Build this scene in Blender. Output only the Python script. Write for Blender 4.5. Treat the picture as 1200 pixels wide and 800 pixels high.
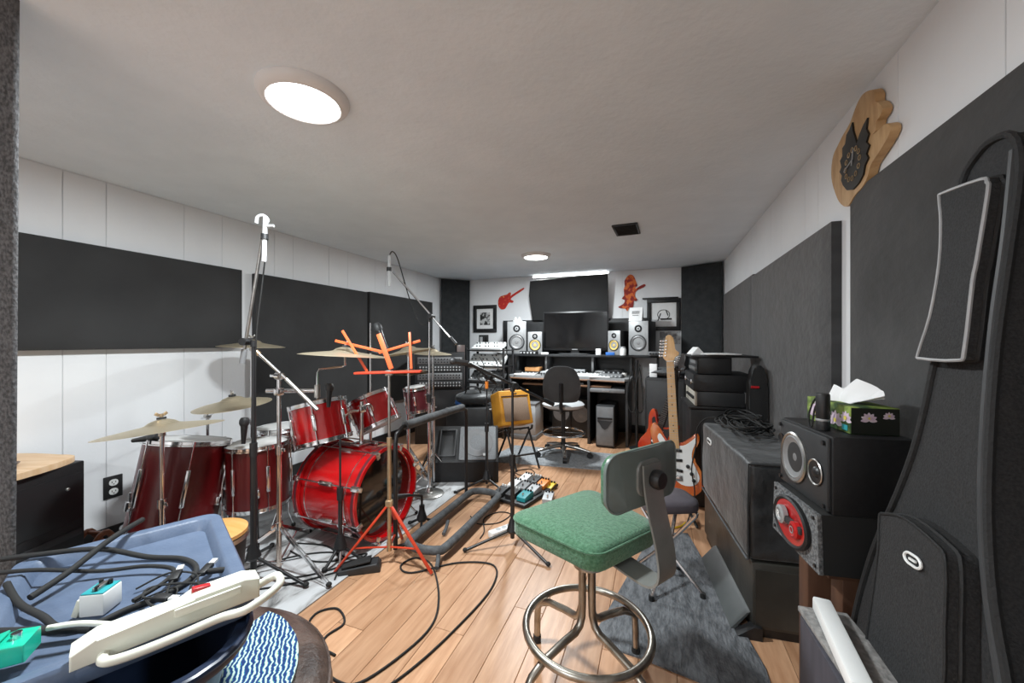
import bpy, bmesh, math, random
from mathutils import Vector as V, Matrix, Quaternion

for o in list(bpy.data.objects): bpy.data.objects.remove(o)
S = bpy.context.scene
COL = S.collection
R = math.radians
PI = math.pi
rnd = random.Random(11)
YAW = math.atan(171/450)          # the camera looks a little left of the room's long axis

# ------------------------------------------------------------------ camera
cam = bpy.data.cameras.new('camera')
cam.sensor_width = 36; cam.lens = 450/1200*36; cam.clip_start = .02
co = bpy.data.objects.new('camera', cam); COL.objects.link(co)
co.location = (0, 0, 1.17); co.rotation_euler = (R(90), 0, YAW)
S.camera = co
# ------------------------------------------------------------------ world, exposure
w = bpy.data.worlds.new('world'); S.world = w; w.use_nodes = True
w.node_tree.nodes['Background'].inputs[0].default_value = (.9, .95, 1, 1)
w.node_tree.nodes['Background'].inputs[1].default_value = .4
S.view_settings.view_transform = 'Standard'; S.view_settings.look = 'None'
S.view_settings.gamma = 1; S.view_settings.use_curve_mapping = False
S.view_settings.exposure = 0.32
LAMP_W = 46.0                      # watts of each ceiling lamp
STRIP_E = 14.0

# ------------------------------------------------------------------ materials
def mat(name, col, rough=.5, metal=0, spec=.5, coat=0, col2=None, scale=20, stretch=(1,1,1), bump=0, bscale=None, emit=None, es=0,
        trans=0, detail=4, rand=0, sheen=0, contrast=(.35,.65), alpha=1):
    m = bpy.data.materials.new(name); m.use_nodes = True
    nt = m.node_tree; b = nt.nodes['Principled BSDF']; L = nt.links.new
    def rgba(c): return (c[0], c[1], c[2], 1)
    b.inputs['Base Color'].default_value = rgba(col)
    b.inputs['Roughness'].default_value = rough
    b.inputs['Metallic'].default_value = metal
    b.inputs['Specular IOR Level'].default_value = spec
    b.inputs['Coat Weight'].default_value = coat
    b.inputs['Coat Roughness'].default_value = .08
    b.inputs['Transmission Weight'].default_value = trans
    b.inputs['Alpha'].default_value = alpha
    if sheen:
        b.inputs['Sheen Weight'].default_value = sheen; b.inputs['Sheen Roughness'].default_value = .5
    if emit:
        b.inputs['Emission Color'].default_value = rgba(emit); b.inputs['Emission Strength'].default_value = es
    tc = nt.nodes.new('ShaderNodeTexCoord'); mp = nt.nodes.new('ShaderNodeMapping')
    mp.inputs['Scale'].default_value = stretch
    L(tc.outputs['Object'], mp.inputs['Vector'])
    if rand:
        oi = nt.nodes.new('ShaderNodeObjectInfo'); ad = nt.nodes.new('ShaderNodeVectorMath'); ad.operation = 'ADD'
        ml = nt.nodes.new('ShaderNodeMath'); ml.operation = 'MULTIPLY'; ml.inputs[1].default_value = 37
        L(oi.outputs['Random'], ml.inputs[0]); L(tc.outputs['Object'], ad.inputs[0]); L(ml.outputs[0], ad.inputs[1]); L(ad.outputs[0], mp.inputs['Vector'])
    src = None
    if col2:
        n = nt.nodes.new('ShaderNodeTexNoise'); n.inputs['Scale'].default_value = scale; n.inputs['Detail'].default_value = detail
        L(mp.outputs[0], n.inputs['Vector'])
        r = nt.nodes.new('ShaderNodeValToRGB'); r.color_ramp.elements[0].position = contrast[0]; r.color_ramp.elements[1].position = contrast[1]
        r.color_ramp.elements[0].color = rgba(col); r.color_ramp.elements[1].color = rgba(col2)
        L(n.outputs['Fac'], r.inputs['Fac']); src = r.outputs[0]
        if rand:
            hs = nt.nodes.new('ShaderNodeHueSaturation'); mr = nt.nodes.new('ShaderNodeMapRange')
            mr.inputs['To Min'].default_value = 1-rand; mr.inputs['To Max'].default_value = 1+rand
            L(oi.outputs['Random'], mr.inputs['Value']); L(mr.outputs[0], hs.inputs['Value']); L(src, hs.inputs['Color']); src = hs.outputs[0]
        L(src, b.inputs['Base Color'])
    if bump:
        n2 = nt.nodes.new('ShaderNodeTexNoise'); n2.inputs['Scale'].default_value = bscale or scale; n2.inputs['Detail'].default_value = 6
        L(mp.outputs[0], n2.inputs['Vector'])
        bp = nt.nodes.new('ShaderNodeBump'); bp.inputs['Strength'].default_value = bump; bp.inputs['Distance'].default_value = .02
        L(n2.outputs['Fac'], bp.inputs['Height']); L(bp.outputs[0], b.inputs['Normal'])
    return m

M = {}
M['plank'] = mat('oak_laminate', (.41,.212,.112), .38, col2=(.585,.345,.205), scale=7, stretch=(7,.7,1), rand=.16, detail=8, bump=.04, bscale=16, contrast=(.3,.7))
M['subfloor'] = mat('subfloor', (.10,.06,.035), .8, col2=(.14,.08,.05))
M['paint'] = mat('white_panel_paint', (.79,.80,.815), .55, col2=(.75,.76,.78), scale=3, bump=.03, bscale=60)
M['groove'] = mat('groove_backing', (.72,.73,.745), .7)
M['ceiling'] = mat('ceiling_plaster', (.79,.87,.94), .85, col2=(.75,.83,.90), scale=5, bump=.12, bscale=38)
M['black_trim'] = mat('black_trim', (.012,.012,.013), .4)
M['fabric'] = mat('black_fabric', (.011,.011,.0115), .82, col2=(.030,.030,.031), scale=2.2, sheen=.12, bump=.35, bscale=5, detail=8, contrast=(.3,.75))
M['fabric_side'] = mat('black_fabric_streaked', (.014,.014,.015), .7, col2=(.032,.032,.034), scale=3, stretch=(3,4,.5), sheen=.3, bump=.3, bscale=5, detail=7)
M['fabric_wrinkle_light'] = mat('black_fabric_wrinkle_light', (.016,.016,.0165), .8, col2=(.045,.045,.046), scale=2.2, stretch=(1,1.6,.8), sheen=.15, bump=.9, bscale=3.2, detail=9, contrast=(.32,.72))  # paler noise puts the light caught by the wrinkles into the colour
M['corner_cloth'] = mat('corner_cloth', (.010,.012,.0135), .8, col2=(.02,.023,.025), scale=4, stretch=(3,3,.4), bump=.3, bscale=6)
M['felt'] = mat('grey_felt', (.05,.05,.052), .95, col2=(.13,.13,.135), scale=160, stretch=(1,1,.6), bump=.3, bscale=140)
M['chrome'] = mat('chrome', (.74,.74,.75), .16, 1)
M['steel'] = mat('brushed_steel', (.52,.51,.49), .32, 1, col2=(.40,.39,.37), scale=30)
M['old_steel'] = mat('worn_nickel_tube', (.46,.43,.38), .33, 1, col2=(.26,.24,.21), scale=22, detail=8)
M['black_metal'] = mat('black_metal', (.014,.014,.015), .35)
M['black_plastic'] = mat('black_plastic', (.008,.008,.009), .5, col2=(.012,.012,.013), scale=60, bump=.1, bscale=300)
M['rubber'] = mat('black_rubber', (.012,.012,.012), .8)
M['dark_grey'] = mat('dark_grey_plastic', (.024,.025,.027), .5, col2=(.030,.031,.033))
M['mid_grey'] = mat('mid_grey_plastic', (.17,.175,.18), .5, col2=(.2,.2,.205))
M['light_grey'] = mat('light_grey_plastic', (.42,.43,.44), .45, col2=(.46,.47,.48))
M['silver'] = mat('silver_panel', (.30,.305,.31), .45, .3, col2=(.34,.345,.35))
M['white'] = mat('white_plastic', (.78,.79,.78), .4, col2=(.74,.75,.74), scale=8)
M['cream'] = mat('cream_plastic', (.70,.70,.61), .4, col2=(.66,.66,.57), scale=10)
M['paper'] = mat('paper', (.82,.82,.82), .8, col2=(.78,.78,.78))
M['red_lacquer'] = mat('red_lacquer', (.52,.004,.006), .25, .1, coat=.9, col2=(.44,.003,.005), scale=3)
M['dark_red'] = mat('dark_red_wrap', (.115,.004,.005), .36, coat=.3, col2=(.095,.003,.004), scale=3)
M['maroon'] = mat('maroon_wrap', (.10,.012,.018), .4, coat=.3, col2=(.07,.008,.012))
M['drum_head'] = mat('coated_drum_head', (.66,.66,.65), .55, col2=(.58,.58,.57), scale=8)
M['black_head'] = mat('black_drum_head', (.010,.009,.008), .12, coat=.6, col2=(.03,.025,.02), scale=3)
M['orange_paint'] = mat('orange_paint', (.72,.13,.035), .42, col2=(.66,.11,.03))
M['red_orange'] = mat('red_orange_paint', (.58,.055,.02), .4, col2=(.52,.045,.018))
M['brass_tube'] = mat('brass_tube', (.60,.44,.27), .35, .8, col2=(.5,.36,.22))
M['copper_tube'] = mat('worn_chrome_tube', (.62,.47,.38), .25, 1, col2=(.7,.66,.62), scale=8, stretch=(1,1,.3))
M['foam_grey'] = mat('grey_pipe_foam', (.055,.058,.062), .8, col2=(.095,.10,.105), scale=30, bump=.2, bscale=90)
M['tweed'] = mat('yellow_tweed', (.72,.34,.035), .6, col2=(.62,.27,.02), scale=120, bump=.1)
M['grille_tan'] = mat('tan_grille_cloth', (.36,.26,.19), .9, col2=(.26,.185,.135), scale=260, contrast=(.4,.6))
M['grille_grey'] = mat('grey_speaker_grille', (.20,.21,.22), .6, col2=(.13,.135,.14), scale=240, contrast=(.4,.6))
M['green_cloth'] = mat('green_seat_cloth', (.035,.125,.06), .85, col2=(.085,.21,.12), scale=110, sheen=.3, bump=.3, bscale=160, detail=8)
M['green_paint'] = mat('grey_green_enamel', (.135,.165,.155), .33, col2=(.16,.19,.18), scale=9, coat=.3)
M['bracket'] = mat('grey_enamel_steel', (.20,.205,.195), .38, .2, col2=(.24,.245,.23), scale=14)
M['purple_grey'] = mat('purple_grey_vinyl', (.085,.075,.09), .5, col2=(.10,.09,.105))
M['maple'] = mat('maple', (.62,.36,.15), .4, coat=.3, col2=(.70,.43,.20), scale=12, stretch=(8,8,.8))
M['rosewood'] = mat('dark_inlay', (.02,.012,.01), .4)
M['sunburst'] = mat('orange_sunburst', (.42,.030,.012), .25, coat=.7, col2=(.62,.20,.02), scale=4)
M['guitar_red'] = mat('red_orange_gloss', (.38,.020,.010), .25, coat=.8, col2=(.58,.09,.02), scale=4)
M['blue_lid'] = mat('blue_tote_plastic', (.085,.118,.185), .42, col2=(.105,.14,.21), scale=18, bump=.06, bscale=120)
M['navy'] = mat('navy_tote_plastic', (.012,.02,.045), .3, col2=(.016,.026,.055))
M['teal'] = mat('teal_paint', (.02,.27,.30), .4, col2=(.025,.31,.34))
M['mint'] = mat('mint_green_enamel', (.008,.42,.27), .3, coat=.4, col2=(.01,.48,.32))
M['leather'] = mat('brown_leather', (.035,.022,.018), .42, col2=(.12,.082,.066), scale=9, detail=10, bump=.25, bscale=60)
M['wood_tan'] = mat('tan_wood', (.56,.27,.075), .45, col2=(.64,.34,.12), scale=6, stretch=(1,8,1))
M['wood_brown'] = mat('brown_wood', (.075,.034,.02), .45, col2=(.10,.048,.028), scale=6, stretch=(6,6,.6))
M['wood_orange'] = mat('orange_wood', (.22,.06,.018), .4, col2=(.28,.085,.03), scale=9)
M['wood_pale'] = mat('pale_pine_top', (.62,.40,.22), .5, col2=(.70,.50,.32), scale=5, stretch=(1,7,1))
M['clock_wood'] = mat('clock_slab_wood', (.42,.24,.10), .5, col2=(.55,.35,.17), scale=9, stretch=(1,5,1.2))
M['clock_black'] = mat('clock_black_metal', (.015,.013,.011), .45, .4, col2=(.03,.026,.022))
M['screen'] = mat('tv_screen', (.003,.003,.0035), .10, spec=.35, col2=(.004,.004,.0045))
M['cone_yellow'] = mat('yellow_cone', (.70,.50,.14), .5, col2=(.62,.43,.10))
M['cone_grey'] = mat('grey_cone', (.27,.27,.275), .4, .3, col2=(.22,.22,.225))
M['cone_red'] = mat('red_cone', (.42,.012,.012), .3, coat=.4, col2=(.36,.01,.01))
M['carpet_grey'] = mat('grey_box_carpet', (.085,.087,.09), .95, col2=(.20,.205,.21), scale=140, bump=.5, bscale=150, contrast=(.4,.62))
M['mat_grey'] = mat('grey_ribbed_mat', (.085,.09,.098), .95, col2=(.17,.178,.19), scale=60, stretch=(1,.35,1), bump=.5, bscale=120, contrast=(.35,.62), detail=8)
M['mat_back'] = mat('grey_chair_mat', (.20,.21,.22), .95, col2=(.32,.335,.35), scale=50, bump=.4, bscale=120)
M['vinyl'] = mat('olive_black_vinyl', (.026,.025,.022), .42, col2=(.05,.047,.04), scale=4, bump=.2, bscale=14)
M['board_grey'] = mat('dark_grey_board', (.05,.056,.057), .5, col2=(.075,.083,.083), scale=6)
M['cover'] = mat('black_nylon_cover', (.005,.006,.007), .48, col2=(.030,.033,.036), scale=9, bump=.8, bscale=9, detail=7, sheen=.2)
M['nylon'] = mat('black_bag_nylon', (.016,.016,.0165), .75, col2=(.030,.030,.031), scale=220, bump=.2, bscale=240, spec=.3)
M['nylon_dark'] = mat('black_bag_side', (.006,.006,.0065), .75, col2=(.009,.009,.0095), scale=150, bump=.2)
M['piping'] = mat('silver_grey_piping', (.26,.26,.265), .4, col2=(.32,.32,.325))
M['stone_board'] = mat('grey_speckled_board', (.16,.155,.15), .8, col2=(.28,.27,.26), scale=70, bump=.3, detail=8)
M['lilac_box'] = mat('lilac_grey_carton', (.04,.039,.05), .6, col2=(.055,.052,.066), scale=9, stretch=(6,6,.6))
M['grip'] = mat('glass_cylinder', (.5,.5,.5), .2)
M['orange_box'] = mat('orange_carton', (.55,.25,.08), .6, col2=(.6,.3,.12))
M['desk_wood'] = mat('desk_edge_wood', (.17,.085,.045), .45, col2=(.21,.11,.06), scale=8)
M['desk_top'] = mat('desk_grey_top', (.27,.275,.28), .45, col2=(.30,.305,.31))
M['yellow_wire'] = mat('yellow_cable', (.65,.42,.02), .5)
M['blue_glove'] = mat('blue_plastic', (.03,.16,.55), .5)
M['brown_gloss'] = mat('brown_gloss_panel', (.16,.115,.105), .2, col2=(.25,.20,.19), scale=4, stretch=(1,1,.5))
M['beige'] = mat('beige_metal', (.42,.39,.33), .5, col2=(.46,.43,.37))
M['lamp_trim'] = mat('white_lamp_trim', (.74,.74,.74), .5)
M['diffuser'] = mat('lit_diffuser', (.9,.9,.9), .5, emit=(1,.985,.96), es=9)
M['strip_light'] = mat('lit_strip', (.9,.9,.9), .5, emit=(1,.98,.95), es=STRIP_E)
M['led_red'] = mat('red_light', (.5,.01,.01), .4, emit=(1,.02,.02), es=1.2)
M['red_switch'] = mat('red_switch', (.45,.015,.02), .3)
M['yellow_pl'] = mat('yellow_paint', (.75,.55,.03), .4)
M['orange_pl'] = mat('orange_plastic', (.80,.24,.03), .4)
M['glass'] = mat('picture_glass_black', (.01,.01,.01), .2)

def cymbal_material():
    m = bpy.data.materials.new('bronze_cymbal'); m.use_nodes = True; nt = m.node_tree; b = nt.nodes['Principled BSDF']; L = nt.links.new
    tc = nt.nodes.new('ShaderNodeTexCoord'); w_ = nt.nodes.new('ShaderNodeTexWave'); w_.wave_type = 'RINGS'; w_.rings_direction = 'Z'
    w_.inputs['Scale'].default_value = 42; w_.inputs['Distortion'].default_value = .6
    L(tc.outputs['Object'], w_.inputs['Vector'])
    r = nt.nodes.new('ShaderNodeValToRGB'); r.color_ramp.elements[0].color = (.52,.43,.29,1); r.color_ramp.elements[1].color = (.74,.66,.50,1)
    L(w_.outputs['Fac'], r.inputs['Fac']); L(r.outputs[0], b.inputs['Base Color'])
    b.inputs['Metallic'].default_value = .8; b.inputs['Roughness'].default_value = .40
    bp = nt.nodes.new('ShaderNodeBump'); bp.inputs['Strength'].default_value = .12; bp.inputs['Distance'].default_value = .004
    L(w_.outputs['Fac'], bp.inputs['Height']); L(bp.outputs[0], b.inputs['Normal'])
    return m
M['cymbal'] = cymbal_material()

def marble_rug():
    m = mat('marbled_grey_rug', (.5,.5,.5), .9); nt = m.node_tree; b = nt.nodes['Principled BSDF']; L = nt.links.new
    tc = nt.nodes.new('ShaderNodeTexCoord')
    n = nt.nodes.new('ShaderNodeTexNoise'); n.inputs['Scale'].default_value = 3.2; n.inputs['Detail'].default_value = 9; n.inputs['Distortion'].default_value = 2.2; n.inputs['Roughness'].default_value = .62
    mp = nt.nodes.new('ShaderNodeMapping'); mp.inputs['Scale'].default_value = (1.6,.7,1); mp.inputs['Rotation'].default_value = (0,0,.5)
    L(tc.outputs['Object'], mp.inputs[0]); L(mp.outputs[0], n.inputs['Vector'])
    r = nt.nodes.new('ShaderNodeValToRGB'); e = r.color_ramp.elements
    e[0].position = .34; e[0].color = (.12,.117,.115,1); e[1].position = .56; e[1].color = (.50,.51,.52,1)
    x = e.new(.44); x.color = (.36,.36,.36,1)
    L(n.outputs['Fac'], r.inputs['Fac']); L(r.outputs[0], b.inputs['Base Color'])
    return m
M['rug'] = marble_rug()

def stripe_fabric():
    m = mat('blue_zigzag_fabric', (.5,.5,.5), .9); nt = m.node_tree; b = nt.nodes['Principled BSDF']; L = nt.links.new
    tc = nt.nodes.new('ShaderNodeTexCoord'); w_ = nt.nodes.new('ShaderNodeTexWave'); w_.inputs['Scale'].default_value = 34; w_.inputs['Distortion'].default_value = 5
    w_.inputs['Detail'].default_value = 2; w_.inputs['Detail Scale'].default_value = 1.3
    w_.bands_direction = 'DIAGONAL'
    L(tc.outputs['Object'], w_.inputs['Vector'])
    r = nt.nodes.new('ShaderNodeValToRGB'); e = r.color_ramp.elements; r.color_ramp.interpolation = 'CONSTANT'
    e[0].color = (.005,.03,.14,1); e[1].position = .80; e[1].color = (.50,.62,.62,1)
    for p, c in ((.35,(.01,.10,.30,1)), (.55,(.03,.25,.40,1)), (.68,(.34,.48,.10,1))): x = e.new(p); x.color = c
    L(w_.outputs['Fac'], r.inputs['Fac']); L(r.outputs[0], b.inputs['Base Color'])
    return m
M['zigzag'] = stripe_fabric()

def print_mat(name, c1, c2, c3, scale, th=(.45,.55)):
    m = mat(name, c1, .7); nt = m.node_tree; b = nt.nodes['Principled BSDF']; L = nt.links.new
    tc = nt.nodes.new('ShaderNodeTexCoord'); n = nt.nodes.new('ShaderNodeTexNoise'); n.inputs['Scale'].default_value = scale; n.inputs['Detail'].default_value = 3
    L(tc.outputs['Object'], n.inputs['Vector']); r = nt.nodes.new('ShaderNodeValToRGB'); e = r.color_ramp.elements
    e[0].position = th[0]; e[0].color = (*c1,1); e[1].position = th[1]; e[1].color = (*c2,1)
    x = e.new((th[0]+th[1])/2); x.color = (*c3,1)
    L(n.outputs['Fac'], r.inputs['Fac']); L(r.outputs[0], b.inputs['Base Color'])
    return m
M['photo_bw'] = print_mat('black_and_white_print', (.02,.02,.02), (.55,.55,.55), (.12,.12,.12), 14)
M['photo_grey'] = print_mat('grey_print', (.22,.22,.23), (.6,.61,.62), (.42,.42,.43), 9)
M['tissue_print'] = print_mat('tissue_box_green', (.02,.05,.01), (.22,.30,.06), (.09,.14,.03), 14)
M['flame_print'] = print_mat('red_orange_print', (.25,.015,.01), (.70,.16,.03), (.48,.04,.015), 16)
M['guitar_print'] = print_mat('red_speckled_print', (.50,.02,.015), (.75,.33,.08), (.56,.03,.02), 40, (.5,.7))

# ------------------------------------------------------------------ mesh helpers
def align(ax): return V(ax).to_track_quat('Z', 'Y').to_matrix().to_4x4()
def rotz(a): return Matrix.Rotation(a, 4, 'Z')
def catmull(pts, k=6, closed=False):
    pts = [V(p) for p in pts]; n = len(pts); out = []
    rng = range(n) if closed else range(n-1)
    for i in rng:
        if closed: a, b, c, d = pts[(i-1) % n], pts[i], pts[(i+1) % n], pts[(i+2) % n]
        else: a, b, c, d = pts[max(i-1,0)], pts[i], pts[i+1], pts[min(i+2,n-1)]
        for j in range(k):
            t = j/k
            out.append(.5*((2*b)+(c-a)*t+(2*a-5*b+4*c-d)*t*t+(3*b-a-3*c+d)*t**3))
    if not closed: out.append(pts[-1])
    return out

class MB:
    def __init__(s): s.bm = bmesh.new()
    def box(s, c, sz, rot=None, bev=0, seg=2):
        m = Matrix.Translation(V(c)) @ (rot.to_4x4() if rot else Matrix.Identity(4)) @ Matrix.Diagonal((*sz, 1))
        g = bmesh.ops.create_cube(s.bm, size=1, matrix=m)
        if bev:
            es = {e for v in g['verts'] for e in v.link_edges}
            bmesh.ops.bevel(s.bm, geom=list(es), offset=bev, segments=seg, affect='EDGES', profile=.5, clamp_overlap=True)
        return s
    def cyl(s, p0, p1, r, r2=None, n=14):
        p0, p1 = V(p0), V(p1); d = p1-p0
        m = Matrix.Translation((p0+p1)/2) @ align(d)
        bmesh.ops.create_cone(s.bm, cap_ends=True, segments=n, radius1=r, radius2=r if r2 is None else r2, depth=d.length, matrix=m)
        return s
    def sph(s, c, r, sc=(1,1,1), u=14, v=9, rot=None):
        m = Matrix.Translation(V(c)) @ (rot.to_4x4() if rot else Matrix.Identity(4)) @ Matrix.Diagonal((*sc, 1))
        bmesh.ops.create_uvsphere(s.bm, u_segments=u, v_segments=v, radius=r, matrix=m); return s
    def tube(s, pts, r, n=8, closed=False, k=0):
        if k: pts = catmull(pts, k, closed)
        pts = [V(p) for p in pts]; N = len(pts); rings = []
        rr = r if isinstance(r, (list, tuple)) else None
        t0 = (pts[1]-pts[0]).normalized()
        nrm = t0.orthogonal().normalized(); prev = t0
        for i, p in enumerate(pts):
            if closed: t = (pts[(i+1) % N]-pts[i-1]).normalized()
            elif i == 0: t = t0
            elif i == N-1: t = (pts[i]-pts[i-1]).normalized()
            else: t = (pts[i+1]-pts[i-1]).normalized()
            q = prev.rotation_difference(t); nrm = (q @ nrm).normalized(); prev = t
            bn = t.cross(nrm); ra = rr[i] if rr else r
            rings.append([s.bm.verts.new(p+ra*(math.cos(2*PI*j/n)*nrm+math.sin(2*PI*j/n)*bn)) for j in range(n)])
        for i in range(N if closed else N-1):
            a, b = rings[i], rings[(i+1) % N]
            sh = 0
            if closed and i == N-1: sh = min(range(n), key=lambda q: (a[0].co-b[q].co).length)
            for j in range(n): s.bm.faces.new((a[j], a[(j+1) % n], b[(j+1+sh) % n], b[(j+sh) % n]))
        if not closed: s.bm.faces.new(rings[0][::-1]); s.bm.faces.new(rings[-1])
        return s
    def lathe(s, prof, n=32, m=None, closed=False):
        m = m or Matrix.Identity(4); rings = []
        for r, z in prof:
            if r < 1e-6: rings.append([s.bm.verts.new(m @ V((0,0,z)))])
            else: rings.append([s.bm.verts.new(m @ V((r*math.cos(2*PI*j/n), r*math.sin(2*PI*j/n), z))) for j in range(n)])
        pairs = list(zip(rings, rings[1:]))
        if closed: pairs.append((rings[-1], rings[0]))
        for a, b in pairs:
            for j in range(n):
                k = (j+1) % n
                if len(a) == 1 and len(b) == 1: continue
                if len(a) == 1: s.bm.faces.new((a[0], b[k], b[j]))
                elif len(b) == 1: s.bm.faces.new((a[j], a[k], b[0]))
                else: s.bm.faces.new((a[j], a[k], b[k], b[j]))
        return s
    def prism(s, poly, h, m=None, bev=0):
        m = m or Matrix.Identity(4)
        lo = [s.bm.verts.new(m @ V((x, y, 0))) for x, y in poly]; hi = [s.bm.verts.new(m @ V((x, y, h))) for x, y in poly]
        fs = [s.bm.faces.new(lo[::-1]), s.bm.faces.new(hi)]
        n = len(poly)
        for i in range(n): fs.append(s.bm.faces.new((lo[i], lo[(i+1) % n], hi[(i+1) % n], hi[i])))
        if bev:
            es = list(fs[1].edges)
            bmesh.ops.bevel(s.bm, geom=es, offset=bev, segments=3, affect='EDGES', profile=.5, clamp_overlap=True)
        return s
    def sheet(s, fn, nu, nv, th=.004):
        top = [[V(fn(i/nu, j/nv)) for j in range(nv+1)] for i in range(nu+1)]
        def nm(i, j):
            a = top[min(i+1,nu)][j]-top[max(i-1,0)][j]; b = top[i][min(j+1,nv)]-top[i][max(j-1,0)]
            c = a.cross(b); return c.normalized() if c.length > 1e-9 else V((0,0,1))
        A = [[s.bm.verts.new(top[i][j]) for j in range(nv+1)] for i in range(nu+1)]
        B = [[s.bm.verts.new(top[i][j]-th*nm(i,j)) for j in range(nv+1)] for i in range(nu+1)]
        for i in range(nu):
            for j in range(nv):
                s.bm.faces.new((A[i][j], A[i+1][j], A[i+1][j+1], A[i][j+1])); s.bm.faces.new((B[i][j], B[i][j+1], B[i+1][j+1], B[i+1][j]))
        for i in range(nu):
            s.bm.faces.new((A[i][0], B[i][0], B[i+1][0], A[i+1][0])); s.bm.faces.new((A[i][nv], A[i+1][nv], B[i+1][nv], B[i][nv]))
        for j in range(nv):
            s.bm.faces.new((A[0][j], A[0][j+1], B[0][j+1], B[0][j])); s.bm.faces.new((A[nu][j], B[nu][j], B[nu][j+1], A[nu][j+1]))
        return s
    def wob(s, amp, freq, seed=0):
        from mathutils import noise
        for v in s.bm.verts:
            v.co += amp*noise.noise_vector(v.co*freq+V((seed, seed*1.7, 0)))
        return s
    def mesh(s, name, ang=38):
        bmesh.ops.recalc_face_normals(s.bm, faces=s.bm.faces)
        me = bpy.data.meshes.new(name); s.bm.to_mesh(me); s.bm.free()
        me.polygons.foreach_set('use_smooth', [True]*len(me.polygons))
        me.set_sharp_from_angle(angle=R(ang))
        return me
    def build(s, name, m, parent=None, loc=None, rot=None, ang=38):
        return link(name, s.mesh(name, ang), m, parent, loc, rot)

def link(name, me, m, parent=None, loc=None, rot=None):
    if m and not me.materials: me.materials.append(M[m] if isinstance(m, str) else m)
    o = bpy.data.objects.new(name, me); COL.objects.link(o); o.parent = parent
    if loc: o.location = loc
    if rot: o.rotation_euler = rot
    return o
def tag(o, label, cat, group=None):
    o['label'] = label; o['category'] = cat
    if group: o['group'] = group
    return o
def thing(name, label, cat, loc=(0,0,0), rz=0, group=None, quat=None):
    o = bpy.data.objects.new(name, None); COL.objects.link(o); o.location = loc; o.empty_display_size = .05
    if quat is not None: o.rotation_mode = 'QUATERNION'; o.rotation_quaternion = quat
    else: o.rotation_euler = (0, 0, rz)
    return tag(o, label, cat, group)
def struct(o): o['kind'] = 'structure'; return o
def stuff(o): o['kind'] = 'stuff'; return o
def rep(name, mb, m, parent, mats, ang=38):
    """one mesh, one part object for each matrix"""
    me = mb.mesh(name, ang); out = []
    for mt in mats:
        o = link(name, me, m, parent); o.matrix_basis = mt; out.append(o)
    return out
def text_mesh(txt, size, depth=.001):
    cu = bpy.data.curves.new('lettering', 'FONT'); cu.body = txt; cu.size = size; cu.extrude = depth; cu.align_x = 'CENTER'; cu.align_y = 'CENTER'
    o = bpy.data.objects.new('lettering', cu); COL.objects.link(o)
    me = bpy.data.meshes.new_from_object(o); bpy.data.objects.remove(o); return me
def XF(loc, rx=0, ry=0, rz=0): return Matrix.Translation(V(loc)) @ Matrix.Rotation(rz, 4, 'Z') @ Matrix.Rotation(ry, 4, 'Y') @ Matrix.Rotation(rx, 4, 'X')
YZ = Matrix(((0,0,1,0),(1,0,0,0),(0,1,0,0),(0,0,0,1)))     # polygon (y, z) extruded along +x
XZ = Matrix(((1,0,0,0),(0,0,-1,0),(0,1,0,0),(0,0,0,1)))    # polygon (x, z) extruded along -y
def rrect(w, h, r, k=4, cx=0, cy=0):
    out = []
    for sx, sy, a in ((1,1,0),(-1,1,90),(-1,-1,180),(1,-1,270)):
        for i in range(k+1):
            t = R(a+90*i/k); out.append((cx+sx*(w/2-r)+r*math.cos(t), cy+sy*(h/2-r)+r*math.sin(t)))
    return out

# ------------------------------------------------------------------ the room
X0, X1, Y0, Y1, H = -2.97, .705, -2.6, 5.17, 2.09
fl = struct(MB().box(((X0+X1)/2, (Y0+Y1)/2, -.06), (X1-X0+.3, Y1-Y0+.3, .092)).build('floor', 'subfloor'))
PW, PLN = .131, 1.21
def plank_mesh():
    w_, l, c, g = PW/2-.0008, PLN/2-.0008, .0012, .012
    b = MB(); bm = b.bm
    lo = [bm.verts.new(p) for p in ((-w_,-l,-g),(w_,-l,-g),(w_,l,-g),(-w_,l,-g))]
    mi = [bm.verts.new((v.co.x, v.co.y, -c)) for v in lo]
    hi = [bm.verts.new((v.co.x-math.copysign(c, v.co.x), v.co.y-math.copysign(c, v.co.y), 0)) for v in lo]
    for i in range(4):
        j = (i+1) % 4
        bm.faces.new((lo[i], lo[j], mi[j], mi[i])); bm.faces.new((mi[i], mi[j], hi[j], hi[i]))
    bm.faces.new(hi); bm.faces.new(lo[::-1])
    return b.mesh('plank', 20)
pm = plank_mesh()
nrow = int((X1-X0)/PW)
offs = [.15,.75,.38,1.0,.55,.05,.88,.3,.65,1.12]
for i in range(nrow):
    x = X0+.02+PW*(i+.5); y = Y0-offs[i % 10]
    while y < Y1-.05:
        a, b = max(y, Y0), min(y+PLN, Y1)
        if b-a > .06:
            o = link('plank', pm, 'plank', fl, (x, (a+b)/2, 0)); o.scale = (1, (b-a)/PLN, 1)
        y += PLN
struct(MB().box(((X0+X1)/2, (Y0+Y1)/2, H+.04), (X1-X0+.3, Y1-Y0+.3, .08)).build('ceiling', 'ceiling'))

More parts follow.
